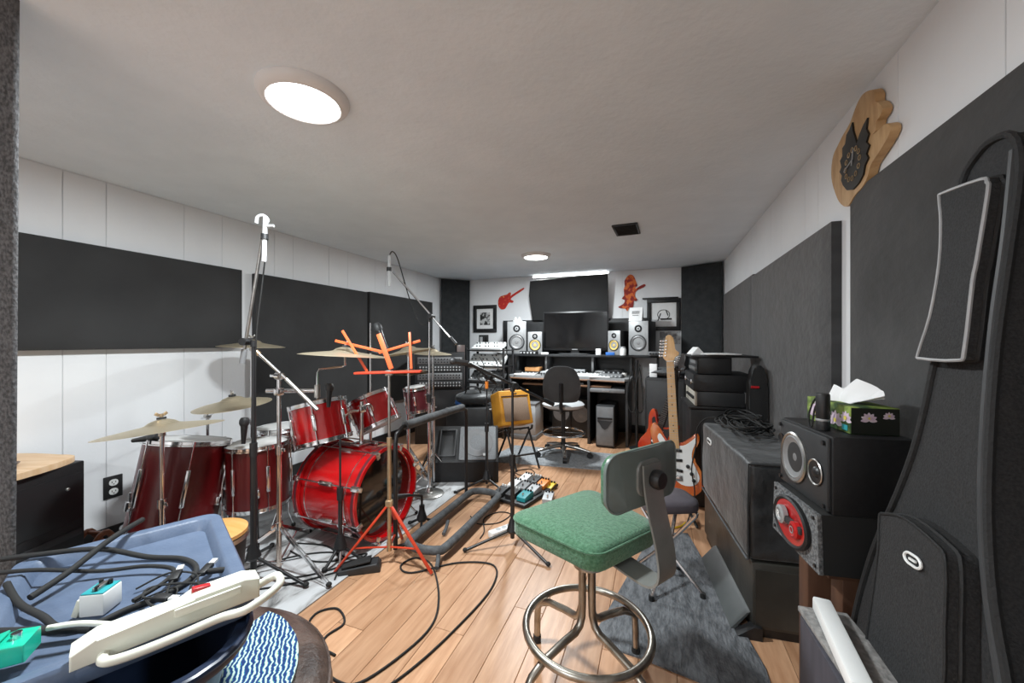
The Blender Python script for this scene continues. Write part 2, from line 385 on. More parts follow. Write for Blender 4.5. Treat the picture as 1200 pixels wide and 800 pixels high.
def boarded_wall(name, axis, at, out, u0, u1, first, widths):
    """a wall slab with paint-covered boards standing proud of the grooves; axis = the direction the wall runs in"""
    if axis == 'y': w_ = MB().box((at-out*.054, (u0+u1)/2, H/2), (.10, u1-u0+.2, H)).build(name, 'groove')
    else: w_ = MB().box(((u0+u1)/2, at-out*.054, H/2), (u1-u0+.2, .10, H)).build(name, 'groove')
    struct(w_)
    u = first; i = 0
    while u > u0: i -= 1; u -= widths[i % len(widths)]
    while u < u1:
        wd = widths[i % len(widths)]; a, b = max(u, u0), min(u+wd, u1)
        if b-a > .02:
            if axis == 'y': MB().box((at-out*.002, (a+b)/2, (H-.008)/2), (.004, b-a-.003, H-.008), bev=.0015, seg=1).build('wall_board', 'paint', w_)
            else: MB().box(((a+b)/2, at-out*.002, (H-.008)/2), (b-a-.003, .004, H-.008), bev=.0015, seg=1).build('wall_board', 'paint', w_)
        u += wd; i += 1
    return w_
WD = [.173,.389,.24,.41]
boarded_wall('wall_left', 'y', X0, 1, Y0, Y1, 1.064, WD)
boarded_wall('wall_right', 'y', X1, -1, Y0, Y1, 1.16, [.40,.24,.40,.173])
boarded_wall('wall_back', 'x', Y1, -1, X0, X1, X0+.1, [1.22])
boarded_wall('wall_front', 'x', Y0, 1, X0, X1, X0+.1, [1.22])
struct(MB().box((X0+.008, (Y0+Y1)/2, .05), (.014, Y1-Y0-.02, .10), bev=.003).build('baseboard_left', 'black_trim'))
struct(MB().box(((X0+X1)/2, Y1-.008, .05), (X1-X0-.06, .014, .10), bev=.003).build('baseboard_back', 'black_trim'))

# ceiling lamps: flat round fixtures
def ceiling_lamp(x, y, label):
    t = thing('ceiling_lamp', label, 'ceiling light', (x, y, H-.034), 0)
    MB().lathe([(.122,.004),(.126,.0),(.135,.002),(.150,.012),(.158,.026),(.158,.034),(.12,.034)], 48, closed=True).build('trim_ring', 'lamp_trim', t)
    MB().lathe([(0,.001),(.08,.002),(.122,.006),(.122,.012),(0,.012)], 48).build('diffuser', 'diffuser', t)
    l = bpy.data.lights.new('lamp_glow', 'AREA'); l.shape = 'DISK'; l.size = .23; l.energy = LAMP_W; l.color = (.91,.975,1)
    lo = bpy.data.objects.new('lamp_glow', l); COL.objects.link(lo); lo.parent = t; lo.location = (0,0,-.004)
ceiling_lamp(-1.24, 1.07, 'round white flush ceiling lamp glowing above the blue tote and drum kit')
ceiling_lamp(-1.21, 3.90, 'round white flush ceiling lamp glowing above the office chair')
ceiling_lamp(-1.24, -1.75, 'round white flush ceiling lamp added out of view behind the camera to light the room')  # added lamp, unseen, brightens the room from behind the camera

t = thing('ceiling_vent', 'dark rectangular ceiling vent with slats, the only vent', 'vent', (-.24, 3.27, H-.012), R(-2))
MB().box((0,0,.009), (.19,.30,.006)).build('backing', 'black_trim', t)
f = MB()
for a, b, c, d in ((-.09,0,.016,.31), (.09,0,.016,.31), (0,-.148,.18,.016), (0,.148,.18,.016)): f.box((a,b,.004), (c,d,.009), bev=.002)
f.build('vent_frame', 'dark_grey', t)
rep('slat', MB().box((0,0,0), (.165,.014,.003), Matrix.Rotation(R(35),4,'X')), 'dark_grey', t, [XF((0,-.12+.03*k,.003)) for k in range(9)])

# ------------------------------------------------------------------ fabric-covered acoustic panels
def wrapped(w_, h, th, seed, amp=.006, nu=22, nv=14):
    """a fabric-wrapped slab: local x = width, y = height, z = out of the wall"""
    b = MB()
    bm = b.bm
    from mathutils import noise
    def edge(u): return min(1, min(u, 1-u)*22)
    F = [[None]*(nv+1) for _ in range(nu+1)]; B = [[None]*(nv+1) for _ in range(nu+1)]
    for i in range(nu+1):
        for j in range(nv+1):
            u, v = i/nu, j/nv
            u = .5-.5*math.cos(PI*u) if i in (0,nu) else .02+.96*(i-1)/(nu-2); v = v if j in (0,nv) else .03+.94*(j-1)/(nv-2)
            x, y = (u-.5)*w_, (v-.5)*h
            e = edge(u)*edge(v)
            n = noise.noise(V((x*3+seed, y*3, seed)))+.5*noise.noise(V((x*9+seed, y*5, 3)))
            F[i][j] = bm.verts.new((x, y, th-.010*(1-e)+amp*n*e)); B[i][j] = bm.verts.new((x, y, 0))
    for i in range(nu):
        for j in range(nv):
            bm.faces.new((F[i][j], F[i+1][j], F[i+1][j+1], F[i][j+1]))
    ring = [(i,0) for i in range(nu)]+[(nu,j) for j in range(nv)]+[(i,nv) for i in range(nu,0,-1)]+[(0,j) for j in range(nv,0,-1)]
    for (a, c), (d, e) in zip(ring, ring[1:]+ring[:1]):
        bm.faces.new((F[a][c], B[a][c], B[d][e], F[d][e]))
    bm.faces.new([B[a][c] for a, c in ring][::-1])
    used = {B[a][c] for a, c in ring}
    for i in range(nu+1):
        for j in range(nv+1):
            if B[i][j] not in used: bm.verts.remove(B[i][j])
    return b
ONL = Matrix(((0,0,1,0),(1,0,0,0),(0,1,0,0),(0,0,0,1)))      # x->y, y->z, z->+x
ONR = Matrix(((0,0,-1,0),(-1,0,0,0),(0,1,0,0),(0,0,0,1)))
ONB = Matrix(((1,0,0,0),(0,0,-1,0),(0,1,0,0),(0,0,0,1)))
def panel(label, mt, w_, h, th, seed, m='fabric', amp=.005, group=None, name='acoustic_panel'):
    o = wrapped(w_, h, th, seed, amp).build(name, m, ang=50); o.matrix_world = mt
    return tag(o, label, 'acoustic panel', group)
def pl(y0, y1, z0, z1, seed, label, th=.06): panel(label, Matrix.Translation((X0+.001, (y0+y1)/2, (z0+z1)/2)) @ ONL, y1-y0, z1-z0, th, seed)
pl(.25, 1.975, 1.125, 1.705, 1, 'long black fabric acoustic panel hung beside the grey curtain')
pl(2.085, 3.305, .46, 1.70, 2, 'black fabric acoustic panel on the wall behind the drum kit cymbals')
pl(3.345, 4.58, .46, 1.71, 3, 'black fabric acoustic panel on the white wall next to the dark corner panel')
def prr(y0, y1, z0, z1, seed, label, th=.05, m='fabric_side', amp=.006): panel(label, Matrix.Translation((X1-.001, (y0+y1)/2, (z0+z1)/2)) @ ONR, y1-y0, z1-z0, th, seed, m, amp)
prr(3.40, 4.80, .30, 1.685, 4, 'black streaked acoustic panel on the wall next to the far corner panel', .035)
prr(1.95, 3.395, .30, 1.665, 5, 'black shiny acoustic panel on the wall behind the gear stack', .045)
prr(.30, 1.81, .16, 1.725, 6, 'large black fabric panel behind the hanging guitar bag', .035, 'fabric_wrinkle_light', .014)
def slab(label, a, b, z0, z1, th, m, seed):
    a, b = V(a), V(b); d = b-a; mid = (a+b)/2
    ang = math.atan2(d.y, d.x)
    panel(label, Matrix.Translation((mid.x, mid.y, (z0+z1)/2)) @ rotz(ang) @ ONB, d.length, z1-z0, th, seed, m, .007)
slab('tall dark corner panel beside the left picture frame', (-2.93,4.83), (-2.63,5.13), .01, 2.075, .03, 'corner_cloth', 7)
slab('tall dark corner panel beside the right picture frame', (.275,5.13), (.685,4.93), .01, 2.075, .03, 'corner_cloth', 8)
b = MB().prism([(-.53,-.29),(.50,-.29),(.50,.29),(-.54,.25),(-.565,.05)], .05, bev=.008)
o = b.build('acoustic_panel', 'fabric'); o.matrix_world = Matrix.Translation((-1.10, 5.09, 1.755)) @ Matrix.Rotation(R(8), 4, 'X') @ ONB
tag(o, 'dark tilted acoustic panel hung above the television', 'acoustic panel')
panel('low wide dark panel standing behind the monitor speakers', Matrix.Translation((-1.11, Y1-.002, 1.22)) @ ONB, 1.96, .50, .04, 9, 'dark_grey', .002)
t = thing('strip_lamp', 'bright white strip light at the ceiling above the tilted panel', 'strip light', (-1.12, 5.135, 2.062))
MB().box((0,.012,.008), (1.06,.02,.03), bev=.003).build('housing', 'lamp_trim', t)
MB().cyl((-.51,-.006,.004), (.51,-.006,.004), .008, n=12).build('light_tube', 'strip_light', t)

# grey curtain at the left
def curt(u, v):
    d = 1.23-.20*v; s_ = (1-u)*.40; px = -1.568+.012*v; py = .474+.004*v     # drawn back at the foot, closer at the rail
    return (px*d-s_*.55+.014*math.sin(u*34), py*d-s_*.8, .012+2.07*v)
o = MB().sheet(curt, 44, 20, .012).build('curtain', 'felt', ang=60); tag(o, 'dark grey felt curtain hanging from ceiling to floor', 'curtain')

# outlet
t = thing('wall_outlet', 'black plate with a double white wall outlet', 'outlet', (X0+.0002, 1.265, .325))
MB().box((.004,0,0), (.008,.085,.128), bev=.003).build('cover_plate', 'black_plastic', t)
for z in (.026,-.026):
    p = MB().prism(rrect(.040,.036,.016), .004, Matrix.Translation((.008,0,z)) @ YZ).build('socket', 'white', t)
    MB().box((.0125,-.008,z+.003), (.002,.003,.010)).box((.0125,.008,z+.003), (.002,.003,.008)).cyl((.0115,0,z-.009),(.0135,0,z-.009),.003,n=8).build('slots', 'black_trim', p)

# rugs and mats
o = MB().box((-2.2, 1.62, .004), (1.52, 2.42, .007), bev=.002).build('rug', 'rug'); tag(o, 'marbled grey and white rug under the drum kit', 'rug')
o = MB().prism([(-1.62,3.40),(-.40,3.56),(-.34,4.10),(-1.50,4.05)], .007, bev=.003).build('floor_mat', 'mat_back'); tag(o, 'light grey mat under the office chair', 'mat')
o = MB().prism([(-.19,1.50),(-.05,1.49),(.36,1.42),(.36,1.60),(.17,2.56),(-.03,2.50),(-.23,1.58)], .008, bev=.003).build('floor_mat', 'mat_grey'); tag(o, 'dark grey ribbed mat under the folding stool', 'mat')

# ------------------------------------------------------------------ drum kit
def quat_axis(ax, roll=0): return V(ax).to_track_quat('Z', 'Y') @ Quaternion((0,0,1), roll)
def drum(name, label, p0, p1, r, shell, nl=6, roll=0, group=None, batter='drum_head', reso='drum_head', badge=True, legs=0, hoop='chrome', hw=.012):
    p0, p1 = V(p0), V(p1); ax = p1-p0; h = ax.length
    q = quat_axis(ax, roll)
    t = thing(name, label, 'drum', p0, group=group, quat=q)
    MB().lathe([(r,.0),(r,h),(r-.007,h),(r-.007,0)], 40, closed=True).build('shell', shell, t)
    MB().lathe([(0,h+.006),(r-.012,h+.006),(r-.004,h+.003),(r-.004,h-.0),(0,h+.0)], 40).build('batter_head', batter, t)
    MB().lathe([(0,-.006),(r-.012,-.006),(r-.004,-.003),(r-.004,0),(0,0)], 40).build('resonant_head', reso, t)
    for z, s_ in ((h,1), (0,-1)):
        MB().lathe([(r+.002,z-s_*.014),(r+hw,z-s_*.014),(r+hw,z-s_*.009),(r+.005,z-s_*.007),(r+.005,z+s_*.008),(r+hw-.003,z+s_*.010),(r+.0015,z+s_*.011)], 40, closed=True).build('hoop', hoop, t)
    ang = [2*PI*(i+.5)/nl for i in range(nl)]
    rep('lug', MB().box((r+.010,0,h*.5), (.018,.022,h*.42), bev=.006), 'chrome', t, [rotz(a) for a in ang])
    rep('tension_rod', MB().tube([(r+.012,0,z) for z in (-.012,.016,.017,h-.017,h-.016,h+.012)], [.006,.006,.0035,.0035,.006,.006], 8), 'chrome', t, [rotz(a) for a in ang])
    if badge is not False:
        bm_ = text_mesh('P', .055, .0008)
        o = link('badge', bm_, 'red_orange' if badge is True else badge, t)
        o.matrix_basis = rotz(0 if badge is True else 0) @ Matrix.Translation((r+.0015,0,h*.72)) @ Matrix(((0,0,1,0),(1,0,0,0),(0,1,0,0),(0,0,0,1)))
        o.matrix_basis = rotz(BADGE_A) @ o.matrix_basis
    if legs:
        inv = q.to_matrix().to_4x4().inverted()
        for i in range(3):
            a = ang[0]+PI/nl+legs+2*PI*i/3
            top = V((math.cos(a)*(r+.022), math.sin(a)*(r+.022), h*.45))
            wt = q @ top + p0; wb = V((wt.x, wt.y, .012)); d = (q @ V((math.cos(a), math.sin(a), 0)))
            wb += V((d.x, d.y, 0)).normalized()*.03; wk = V((wt.x, wt.y, .11))
            lg = MB().tube([q.inverted() @ (p-p0) for p in (wt, wk, V((wb.x,wb.y,.02)))], .0055, 8).build('leg', 'chrome', t)
            MB().sph(q.inverted() @ (V((wb.x,wb.y,.021))-p0), .013, u=10, v=7).build('rubber_foot', 'rubber', lg)
            MB().box((0,0,0), (.03,.03,.045), bev=.005).build('leg_bracket', 'chrome', t, (math.cos(a)*(r+.012), math.sin(a)*(r+.012), h*.3), (0,0,a))
    return t
BADGE_A = 0
BADGE_A = R(-75)
drum('floor_tom', 'large dark red floor tom leaning slightly, beside the white wall outlet', (-2.463,1.290,.175), (-2.463,1.375,.615), .193, 'dark_red', 6, .1, badge=False, legs=.4, group=None)
BADGE_A = R(-20)
drum('floor_tom', 'smaller dark red floor tom with chrome hoops next to the larger floor tom', (-2.170,1.566,.235), (-2.180,1.566,.575), .155, 'dark_red', 6, R(-20), legs=.2, badge='red_lacquer')
def tilt(c, h, t_, az=180):
    ax = V((math.sin(t_)*math.cos(R(az)), math.sin(t_)*math.sin(R(az)), math.cos(t_)))
    return V(c)-ax*h/2, V(c)+ax*h/2
BADGE_A = R(-35)
a, b = tilt((-1.885,1.745,.688), .225, R(15), 175)
drum('rack_tom', 'bright red rack tom with chrome hoops mounted above the bass drum', a, b, .150, 'red_lacquer', 6, R(10), badge='chrome')
a, b = tilt((-1.80,2.10,.695), .20, R(27), 185)
drum('rack_tom', 'red rack tom tilted steeply, behind the orange music stand', a, b, .140, 'red_lacquer', 6, R(0), badge=False)
drum('snare_drum', 'shallow chrome snare drum with white head behind the floor toms', (-2.33,1.86,.47), (-2.335,1.86,.60), .165, 'chrome', 8, 0, badge=False)
o = thing('snare_stand', 'chrome snare drum stand between the floor toms and the wall', 'stand', (-2.33,1.86,.008))
MB().cyl((0,0,.03),(0,0,.44),.012).build('post', 'chrome', o)
rep('leg', MB().cyl((0,0,.16),(.19,0,.008),.007,n=8), 'chrome', o, [rotz(R(k)) for k in (60,180,300)])
rep('basket_arm', MB().tube([(0,0,.42),(.13,0,.445),(.186,0,.452),(.190,0,.485)], .006, 8), 'chrome', o, [rotz(R(k)) for k in (30,150,270)])
# small maroon tom on its own stand, further back
drum('small_tom', 'small maroon tom on a stand behind the rack toms', (-1.80,2.62,.62), (-1.815,2.60,.80), .085, 'maroon', 6, 0, badge=False)
t = thing('tom_stand', 'chrome stand carrying the small maroon tom', 'stand', (-1.72,2.72,0.0))
MB().cyl((0,0,.02),(0,0,.72),.010).build('post', 'chrome', t)
rep('leg', MB().cyl((0,0,.26),(.20,0,.010),.007,n=8), 'chrome', t, [rotz(R(k)) for k in (45,165,285)])
MB().cyl((0,0,.71),(-.032,-.035,.71),.008).build('holder_arm', 'chrome', t)

# bass drum, facing +x
bx, by, bz, br, bd = -1.505, 1.86, .282, .250, .42
t = thing('bass_drum', 'big glossy red bass drum lying on its side with a black front head', 'drum', (bx, by, bz), quat=quat_axis((1,-.03,0)))
q = t.rotation_quaternion.copy()
MB().lathe([(br,-bd),(br,-.02),(br-.009,-.02),(br-.009,-bd)], 56, closed=True).build('shell', 'red_lacquer', t)
MB().lathe([(0,-.016),(br-.02,-.016),(br-.004,-.022),(br-.004,-.026),(0,-.022)], 56).build('front_head', 'black_head', t)
MB().lathe([(0,-bd-.004),(br-.02,-bd-.004),(br-.004,-bd+.002),(br-.004,-bd+.006),(0,-bd+.002)], 56).build('batter_head', 'drum_head', t)
for z in (-.018, -bd-.022):
    h_ = MB().lathe([(br+.002,z),(br+.018,z+.002),(br+.020,z+.02),(br+.018,z+.038),(br+.002,z+.04)], 56, closed=True).build('hoop', 'red_lacquer', t)
    MB().lathe([(br+.0195,z+.010),(br+.0215,z+.012),(br+.0215,z+.028),(br+.0195,z+.030)], 56, closed=True).build('inlay', 'maroon', h_)
for z in (-.075, -bd+.05):
    MB().lathe([(br,z),(br+.003,z),(br+.003,z+.006),(br,z+.006)], 56, closed=True).build('trim_band', 'chrome', t)
ang = [2*PI*(i+.5)/8 for i in range(8)]
rep('claw_hook', MB().prism([(br+.012,-.014),(br+.030,-.012),(br+.030,.030),(br-.010,.032),(br-.010,.024),(br+.012,.024)], .028, Matrix.Translation((0,.014,0)) @ XZ, bev=.003), 'chrome', t, [rotz(a) for a in ang])
rep('tension_rod', MB().tube([(br+.024,0,z) for z in (-.2,.030,.032,.045)], [.0045,.0045,.009,.009], 8), 'chrome', t, [rotz(a) for a in ang])
rep('lug', MB().box((br+.014,0,-.205), (.028,.028,.10), bev=.009), 'chrome', t, [rotz(a) for a in ang])
rep('tension_rod', MB().cyl((br+.026,0,-bd-.03),(br+.026,0,-.25),.0045,n=8), 'chrome', t, [rotz(a) for a in ang])
rep('claw_hook', MB().box((br+.020,0,-bd-.010), (.020,.030,.045), bev=.006), 'chrome', t, [rotz(a) for a in ang])
def wl(p): return q.inverted() @ (V(p)-V((bx,by,bz)))
for s_ in (-1, 1):
    p0 = wl((bx-.10, by+s_*.225, bz-.10)); p1 = wl((bx-.02, by+s_*.335, .018))
    l = MB().cyl(p0, p1, .007, n=10).build('spur', 'chrome', t)
    MB().sph(p1, .012, u=10, v=7).build('rubber_foot', 'rubber', l)
    MB().cyl(wl((bx-.10, by+s_*.21, bz-.095)), wl((bx-.10, by+s_*.25, bz-.115)), .022, n=14).build('spur_bracket', 'chrome', t)
MB().box(wl((bx-.20, by+.01, bz+br+.012)), (.07,.10,.02), (q.inverted().to_matrix()), bev=.006).build('mount_plate', 'chrome', t)
mt = MB().cyl(wl((bx-.20, by+.02, bz+br+.01)), wl((bx-.20, by+.02, .80)), .0125)
mt.build('tom_post', 'chrome', t)
MB().tube([wl(p) for p in ((-1.705,1.88,.74),(-1.735,1.82,.745),(-1.762,1.765,.70))], .0085, 10, k=5).build('tom_arm', 'chrome', t)
MB().tube([wl(p) for p in ((-1.705,1.88,.765),(-1.712,1.96,.77),(-1.72,2.0,.72))], .0085, 10, k=5).build('tom_arm', 'chrome', t)
MB().box(wl((-1.705,1.88,.755)), (.05,.045,.045), bev=.010).build('tom_clamp', 'chrome', t)

# cymbals
def cymbal(label, c, r, tx=0, az=0, name='crash_cymbal', group=None, nut='steel'):
    ax = V((math.sin(tx)*math.cos(az), math.sin(tx)*math.sin(az), math.cos(tx)))
    t = thing(name, label, 'cymbal', c, quat=quat_axis(ax), group=group)
    br_ = .062 if r > .17 else .05
    pr_ = [(.008,.034),(br_*.4,.032),(br_*.75,.024),(br_,.012),(br_*1.25,.008),(r*.6,.000),(r*.85,-.008),(r,-.016),(r,-.0175),(r*.85,-.0098),(r*.6,-.002),(br_*1.25,.0062),(br_,.010),(br_*.75,.022),(br_*.4,.030),(.008,.032)]
    MB().lathe(pr_, 56, closed=True).build('bronze_plate', 'cymbal', t, ang=60)
    MB().lathe([(0,.034),(.018,.034),(.018,.044),(0,.044)], 16).build('felt_washer', 'dark_grey', t)
    MB().cyl((0,0,.044),(0,0,.060),.008,n=10).box((.016,0,.058),(.020,.005,.014),Matrix.Rotation(R(-35),4,'Y'),bev=.002).box((-.016,0,.058),(.020,.005,.014),Matrix.Rotation(R(35),4,'Y'),bev=.002).build('wing_nut', nut, t)
    return t, ax
cymbal('wide crash cymbal tilted over the larger floor tom', (-2.172,1.10,.772), .235, R(8), R(180), nut='brass_tube')
cymbal('medium crash cymbal on a boom over the smaller floor tom', (-2.276,1.489,.822), .190, R(6), R(250))
cymbal('crash cymbal seen edge-on against the wall gap between two black panels', (-2.62,1.84,1.150), .20, R(2), R(10))
cymbal('ride cymbal held on a bent rod above the bright red rack tom', (-1.635,1.675,1.105), .235, R(4), R(60), 'ride_cymbal')
cymbal('thin crash cymbal behind the orange music stand arms', (-1.78,2.46,1.10), .19, R(10), R(190))
cymbal('splash cymbal on the furthest cymbal stand near the equipment rack', (-1.92,3.02,1.07), .17, R(2), R(0), 'splash_cymbal')

def tripod_legs(t, m, hub, fr, phase, r=.007, double=True, brace=True, foot='rubber', z0=.012):
    for k in range(3):
        a = phase+2*PI*k/3; d = V((math.cos(a), math.sin(a), 0)); n = V((-d.y, d.x, 0))
        b = MB()
        if double:
            for s_ in (-1, 1): b.box((d*fr*.5+n*s_*.006+V((0,0,(hub+z0)/2))), (math.hypot(fr, hub-z0), .0022, .016), (rotz(a) @ Matrix.Rotation(math.atan2(hub-z0, fr), 4, 'Y')))
        else: b.cyl((d*.012)+V((0,0,hub)), d*fr+V((0,0,z0)), r, n=10)
        l = b.build('leg', m, t)
        MB().sph(d*fr+V((0,0,z0+.003)), .014, (1,1,.8), 10, 7).build('rubber_foot', foot, l)
        if brace: MB().cyl(d*fr*.55+V((0,0,z0+(hub-z0)*.45)), V((0,0,max(.03, z0+.02))), .005, n=8).build('brace', m, t)
def cymbal_stand(label, base, top, fr=.22, phase=.5, boom=None, m1='chrome', hub=.24, clear=.004, mid=None):
    base, top = V(base), V(top)
    t = thing('cymbal_stand', label, 'stand', base)
    tl = top-base
    hz = tl.z if boom is None else boom[2]-base.z
    mid = mid or hz*.55
    MB().cyl((0,0,.03),(0,0,mid),.0125).build('lower_tube', m1, t)
    MB().cyl((0,0,mid-.01),(0,0,hz-.02),.009).build('upper_tube', 'chrome', t)
    MB().cyl((0,0,mid-.03),(0,0,mid+.012),.018).box((.026,0,mid-.008),(.03,.006,.016),bev=.003).build('wing_clamp', 'chrome', t)
    MB().cyl((0,0,hub-.02),(0,0,hub+.02),.018).build('leg_collar', 'chrome', t)
    tripod_legs(t, 'chrome', hub, fr, phase)
    if boom is None:
        MB().cyl((0,0,hz-.03),(0,0,hz+.005),.014).build('tilter', 'steel', t)
        MB().cyl((0,0,hz),(0,0,hz+.052),.004,n=8).build('cymbal_rod', 'chrome', t)
    else:
        MB().cyl((-.012,0,hz-.01),(.012,0,hz-.01),.018).build('tilter', 'steel', t)
        j = V((0,0,hz-.01)); d = (tl-j).normalized()
        MB().cyl(j-d*.12, tl-d*.02, .007, n=10).build('boom_arm', 'chrome', t)
        MB().cyl(tl-V((0,0,.035)), tl+V((0,0,.0)), .012).build('boom_tilter', 'black_metal', t)
        MB().cyl(tl, tl+V((0,0,.052)), .004, n=8).build('cymbal_rod', 'chrome', t)
    return t
cymbal_stand('chrome stand under the wide tilted crash cymbal', (-2.172,1.10,.0085), (-2.172,1.10,.758), .24, .2)
cymbal_stand('chrome boom stand by the wall carrying the medium crash cymbal', (-2.72,1.62,.0085), (-2.276,1.489,.815), .15, 1.2, boom=(0,0,.70))
cymbal_stand('straight chrome stand by the wall under the edge-on crash cymbal', (-2.62,1.84,.0085), (-2.62,1.84,1.135), .14, .4)
cymbal_stand('chrome stand behind the rack toms under the thin crash cymbal', (-1.78,2.46,.0085), (-1.78,2.46,1.085), .20, .9)
cymbal_stand('furthest chrome stand under the splash cymbal', (-1.92,3.02,.0), (-1.92,3.02,1.055), .17, .3)
# heavy boom stand in front of the toms
bs = V((-1.812,1.413,.0085))
t = thing('boom_stand', 'tall worn chrome boom stand with a long bare arm in front of the toms', 'stand', bs)
MB().cyl((0,0,.015),(0,0,.62),.0125).build('lower_tube', 'copper_tube', t)
MB().cyl((0,0,.60),(0,0,.99),.010).build('upper_tube', 'chrome', t)
MB().cyl((0,0,.585),(0,0,.63),.018).box((.028,0,.61),(.03,.006,.018),bev=.003).build('wing_clamp', 'chrome', t)
MB().cyl((0,0,.20),(0,0,.24),.018).box((.0,-.03,.225),(.008,.03,.028),bev=.003).build('leg_collar', 'chrome', t)
tripod_legs(t, 'chrome', .22, .36, R(-4), brace=True)
MB().cyl((-.014,0,.985),(.014,0,.985),.020).box((-.04,0,.985),(.05,.006,.016),bev=.003).build('tilter', 'chrome', t)
MB().cyl((-.080,-.046,1.096),(.05,.03,.945),.0075,n=10).build('boom_arm', 'chrome', t)
MB().cyl((.03,.018,.968),(.196,.059,.815),.0105,n=10).build('boom_grip', 'steel', t)
MB().cyl((-.080,-.046,1.096),(-.094,-.054,1.112),.012,n=10).build('boom_tip', 'brass_tube', t)
MB().cyl((-.09,.0,.905),(.16,.105,.905),.011,n=12).build('cross_bar', 'chrome', t)
MB().box((0,0,.905),(.035,.04,.04),bev=.008).build('bar_clamp', 'chrome', t)
MB().tube([(.15,.10,.86),(.15,.10,1.0),(.155,.105,1.015),(.165,.25,1.02),(.177,.262,1.03),(.177,.262,1.14)], .0055, 8).build('cymbal_arm', 'chrome', t)
MB().cyl((.15,.10,.87),(.15,.10,.935),.015).build('arm_clamp', 'steel', t)

# drum throne behind the kit
t = thing('drum_throne', 'round black padded drum throne behind the toms', 'stool', (-2.56,2.36,.0085))
MB().lathe([(0,.42),(.14,.42),(.165,.435),(.168,.465),(.15,.49),(.08,.5),(0,.5)], 32).build('seat', 'black_plastic', t)
MB().cyl((0,0,.05),(0,0,.42),.014).build('post', 'chrome', t)
tripod_legs(t, 'chrome', .22, .20, .4)

hh = thing('hi_hat', 'pair of hi-hat cymbals on a chrome stand behind the small maroon tom', 'cymbal', (-2.02,2.80,.0085))
MB().cyl((0,0,.02),(0,0,.88),.010).build('post', 'chrome', hh)
MB().cyl((0,0,.86),(0,0,1.06),.004,n=8).build('pull_rod', 'chrome', hh)
tripod_legs(hh, 'chrome', .24, .18, .1)
for z, s_ in ((.885,-1),(.905,1)):
    MB().lathe([(.006,z+s_*.020),(.03,z+s_*.016),(.045,z+s_*.008),(.10,z+s_*.003),(.165,z),(.165,z-s_*.0012),(.10,z+s_*.0018),(.045,z+s_*.0065),(.03,z+s_*.0145),(.006,z+s_*.0185)], 44, closed=True).build('bronze_plate', 'cymbal', hh, ang=60)
MB().cyl((0,0,.925),(0,0,.965),.010).build('clutch', 'chrome', hh)

# ------------------------------------------------------------------ microphone stands
def mic_stand(label, base, hz, fr, phase, boom=None, m='black_metal', hub=.11, r=.010, round_base=0, name='microphone_stand', mid=None, leg_m=None, tip=None):
    """boom = (tail, tip) in world coordinates"""
    base = V(base); t = thing(name, label, 'stand', base)
    mid = mid or hz*.55
    if round_base:
        MB().lathe([(0,.0),(round_base,.0),(round_base,.008),(round_base*.85,.016),(.03,.024),(.016,.05),(0,.05)], 36).build('round_base', 'steel', t)
        MB().cyl((0,0,.03),(0,0,mid),r+.002).build('lower_tube', m, t)
    else:
        MB().cyl((0,0,.05),(0,0,mid),r+.002).build('lower_tube', m, t)
        MB().lathe([(0,hub-.035),(.024,hub-.035),(.034,hub-.02),(.022,hub+.02),(.015,hub+.045),(0,hub+.045)], 16).build('leg_hub', 'black_plastic', t)
        tripod_legs(t, leg_m or m, hub-.02, fr, phase, .008, double=False, brace=False)
    MB().cyl((0,0,mid-.035),(0,0,mid+.03),.017).build('clutch', 'black_plastic', t)
    MB().cyl((0,0,mid),(0,0,hz),r-.003).build('upper_tube', 'black_metal' if m != 'chrome' else m, t)
    if boom:
        a, b = V(boom[0])-base, V(boom[1])-base
        d = (b-a).normalized(); j = a+d*((V((0,0,hz))-a).dot(d))
        MB().cyl((0,0,hz-.02),(0,0,hz+.012),.014).build('swivel', 'black_plastic', t)
        side = d.cross(V((0,0,1))); side = side.normalized() if side.length > .01 else V((1,0,0))
        MB().cyl(j-side*.03, j+side*.03, .018).build('boom_clamp', 'black_plastic', t)
        MB().cyl(a, b, .0075, n=10).build('boom_arm', m if m == 'chrome' else 'steel' if tip == 'steel' else m, t)
        MB().cyl(a, a+d*.07, .013, n=12).build('counterweight', 'black_plastic' if tip != 'steel' else 'mid_grey', t)
    return t
def condenser(label, top, bot, m='light_grey', r=.010):
    top, bot = V(top), V(bot); d = (top-bot).normalized()
    t = thing('condenser_microphone', label, 'microphone', bot)
    L_ = (top-bot)
    MB().cyl((0,0,0), L_*.45, r, r).cyl(L_*.45, L_*.52, r, r).build('capsule', m, t)
    MB().cyl(L_*.52, L_, r*1.05, r*.95).build('body', m, t)
    MB().cyl(L_*.50, L_*.62, r*1.6).build('clip', 'black_plastic', t)
    return t
# tall overhead stand in front of the kit
st1 = V((-1.851,1.308,.0085))
mic_stand('tall black boom stand holding a white microphone above the larger floor tom', st1, 1.155, .30, R(8), ((-1.898,1.285,1.062),(-1.806,1.328,1.72)), tip='steel', r=.0125, hub=.13)
t = condenser('white pencil microphone at the tip of the tall stand near the ceiling', (-1.772,1.31,1.77), (-1.776,1.306,1.555), r=.0105)
MB().tube([(0.004,.0,.175),(.018,.006,.20),(-.004,.0,.222),(-.03,-.01,.215),(-.035,-.012,.185)], .008, 8, k=5).build('mount_hook', 'light_grey', t)
MB().cyl((0,0,.172),(.045,.017,.172),.007,n=10).build('plug', 'light_grey', t)
o = MB().tube([(-1.80,1.345,1.70),(-1.835,1.34,1.45),(-1.868,1.335,1.2),(-1.868,1.33,.9),(-1.868,1.335,.5),(-1.865,1.345,.14)], .0035, 6, k=6).build('microphone_cable', 'rubber'); tag(o, 'black cable running down the tall boom stand', 'cable')
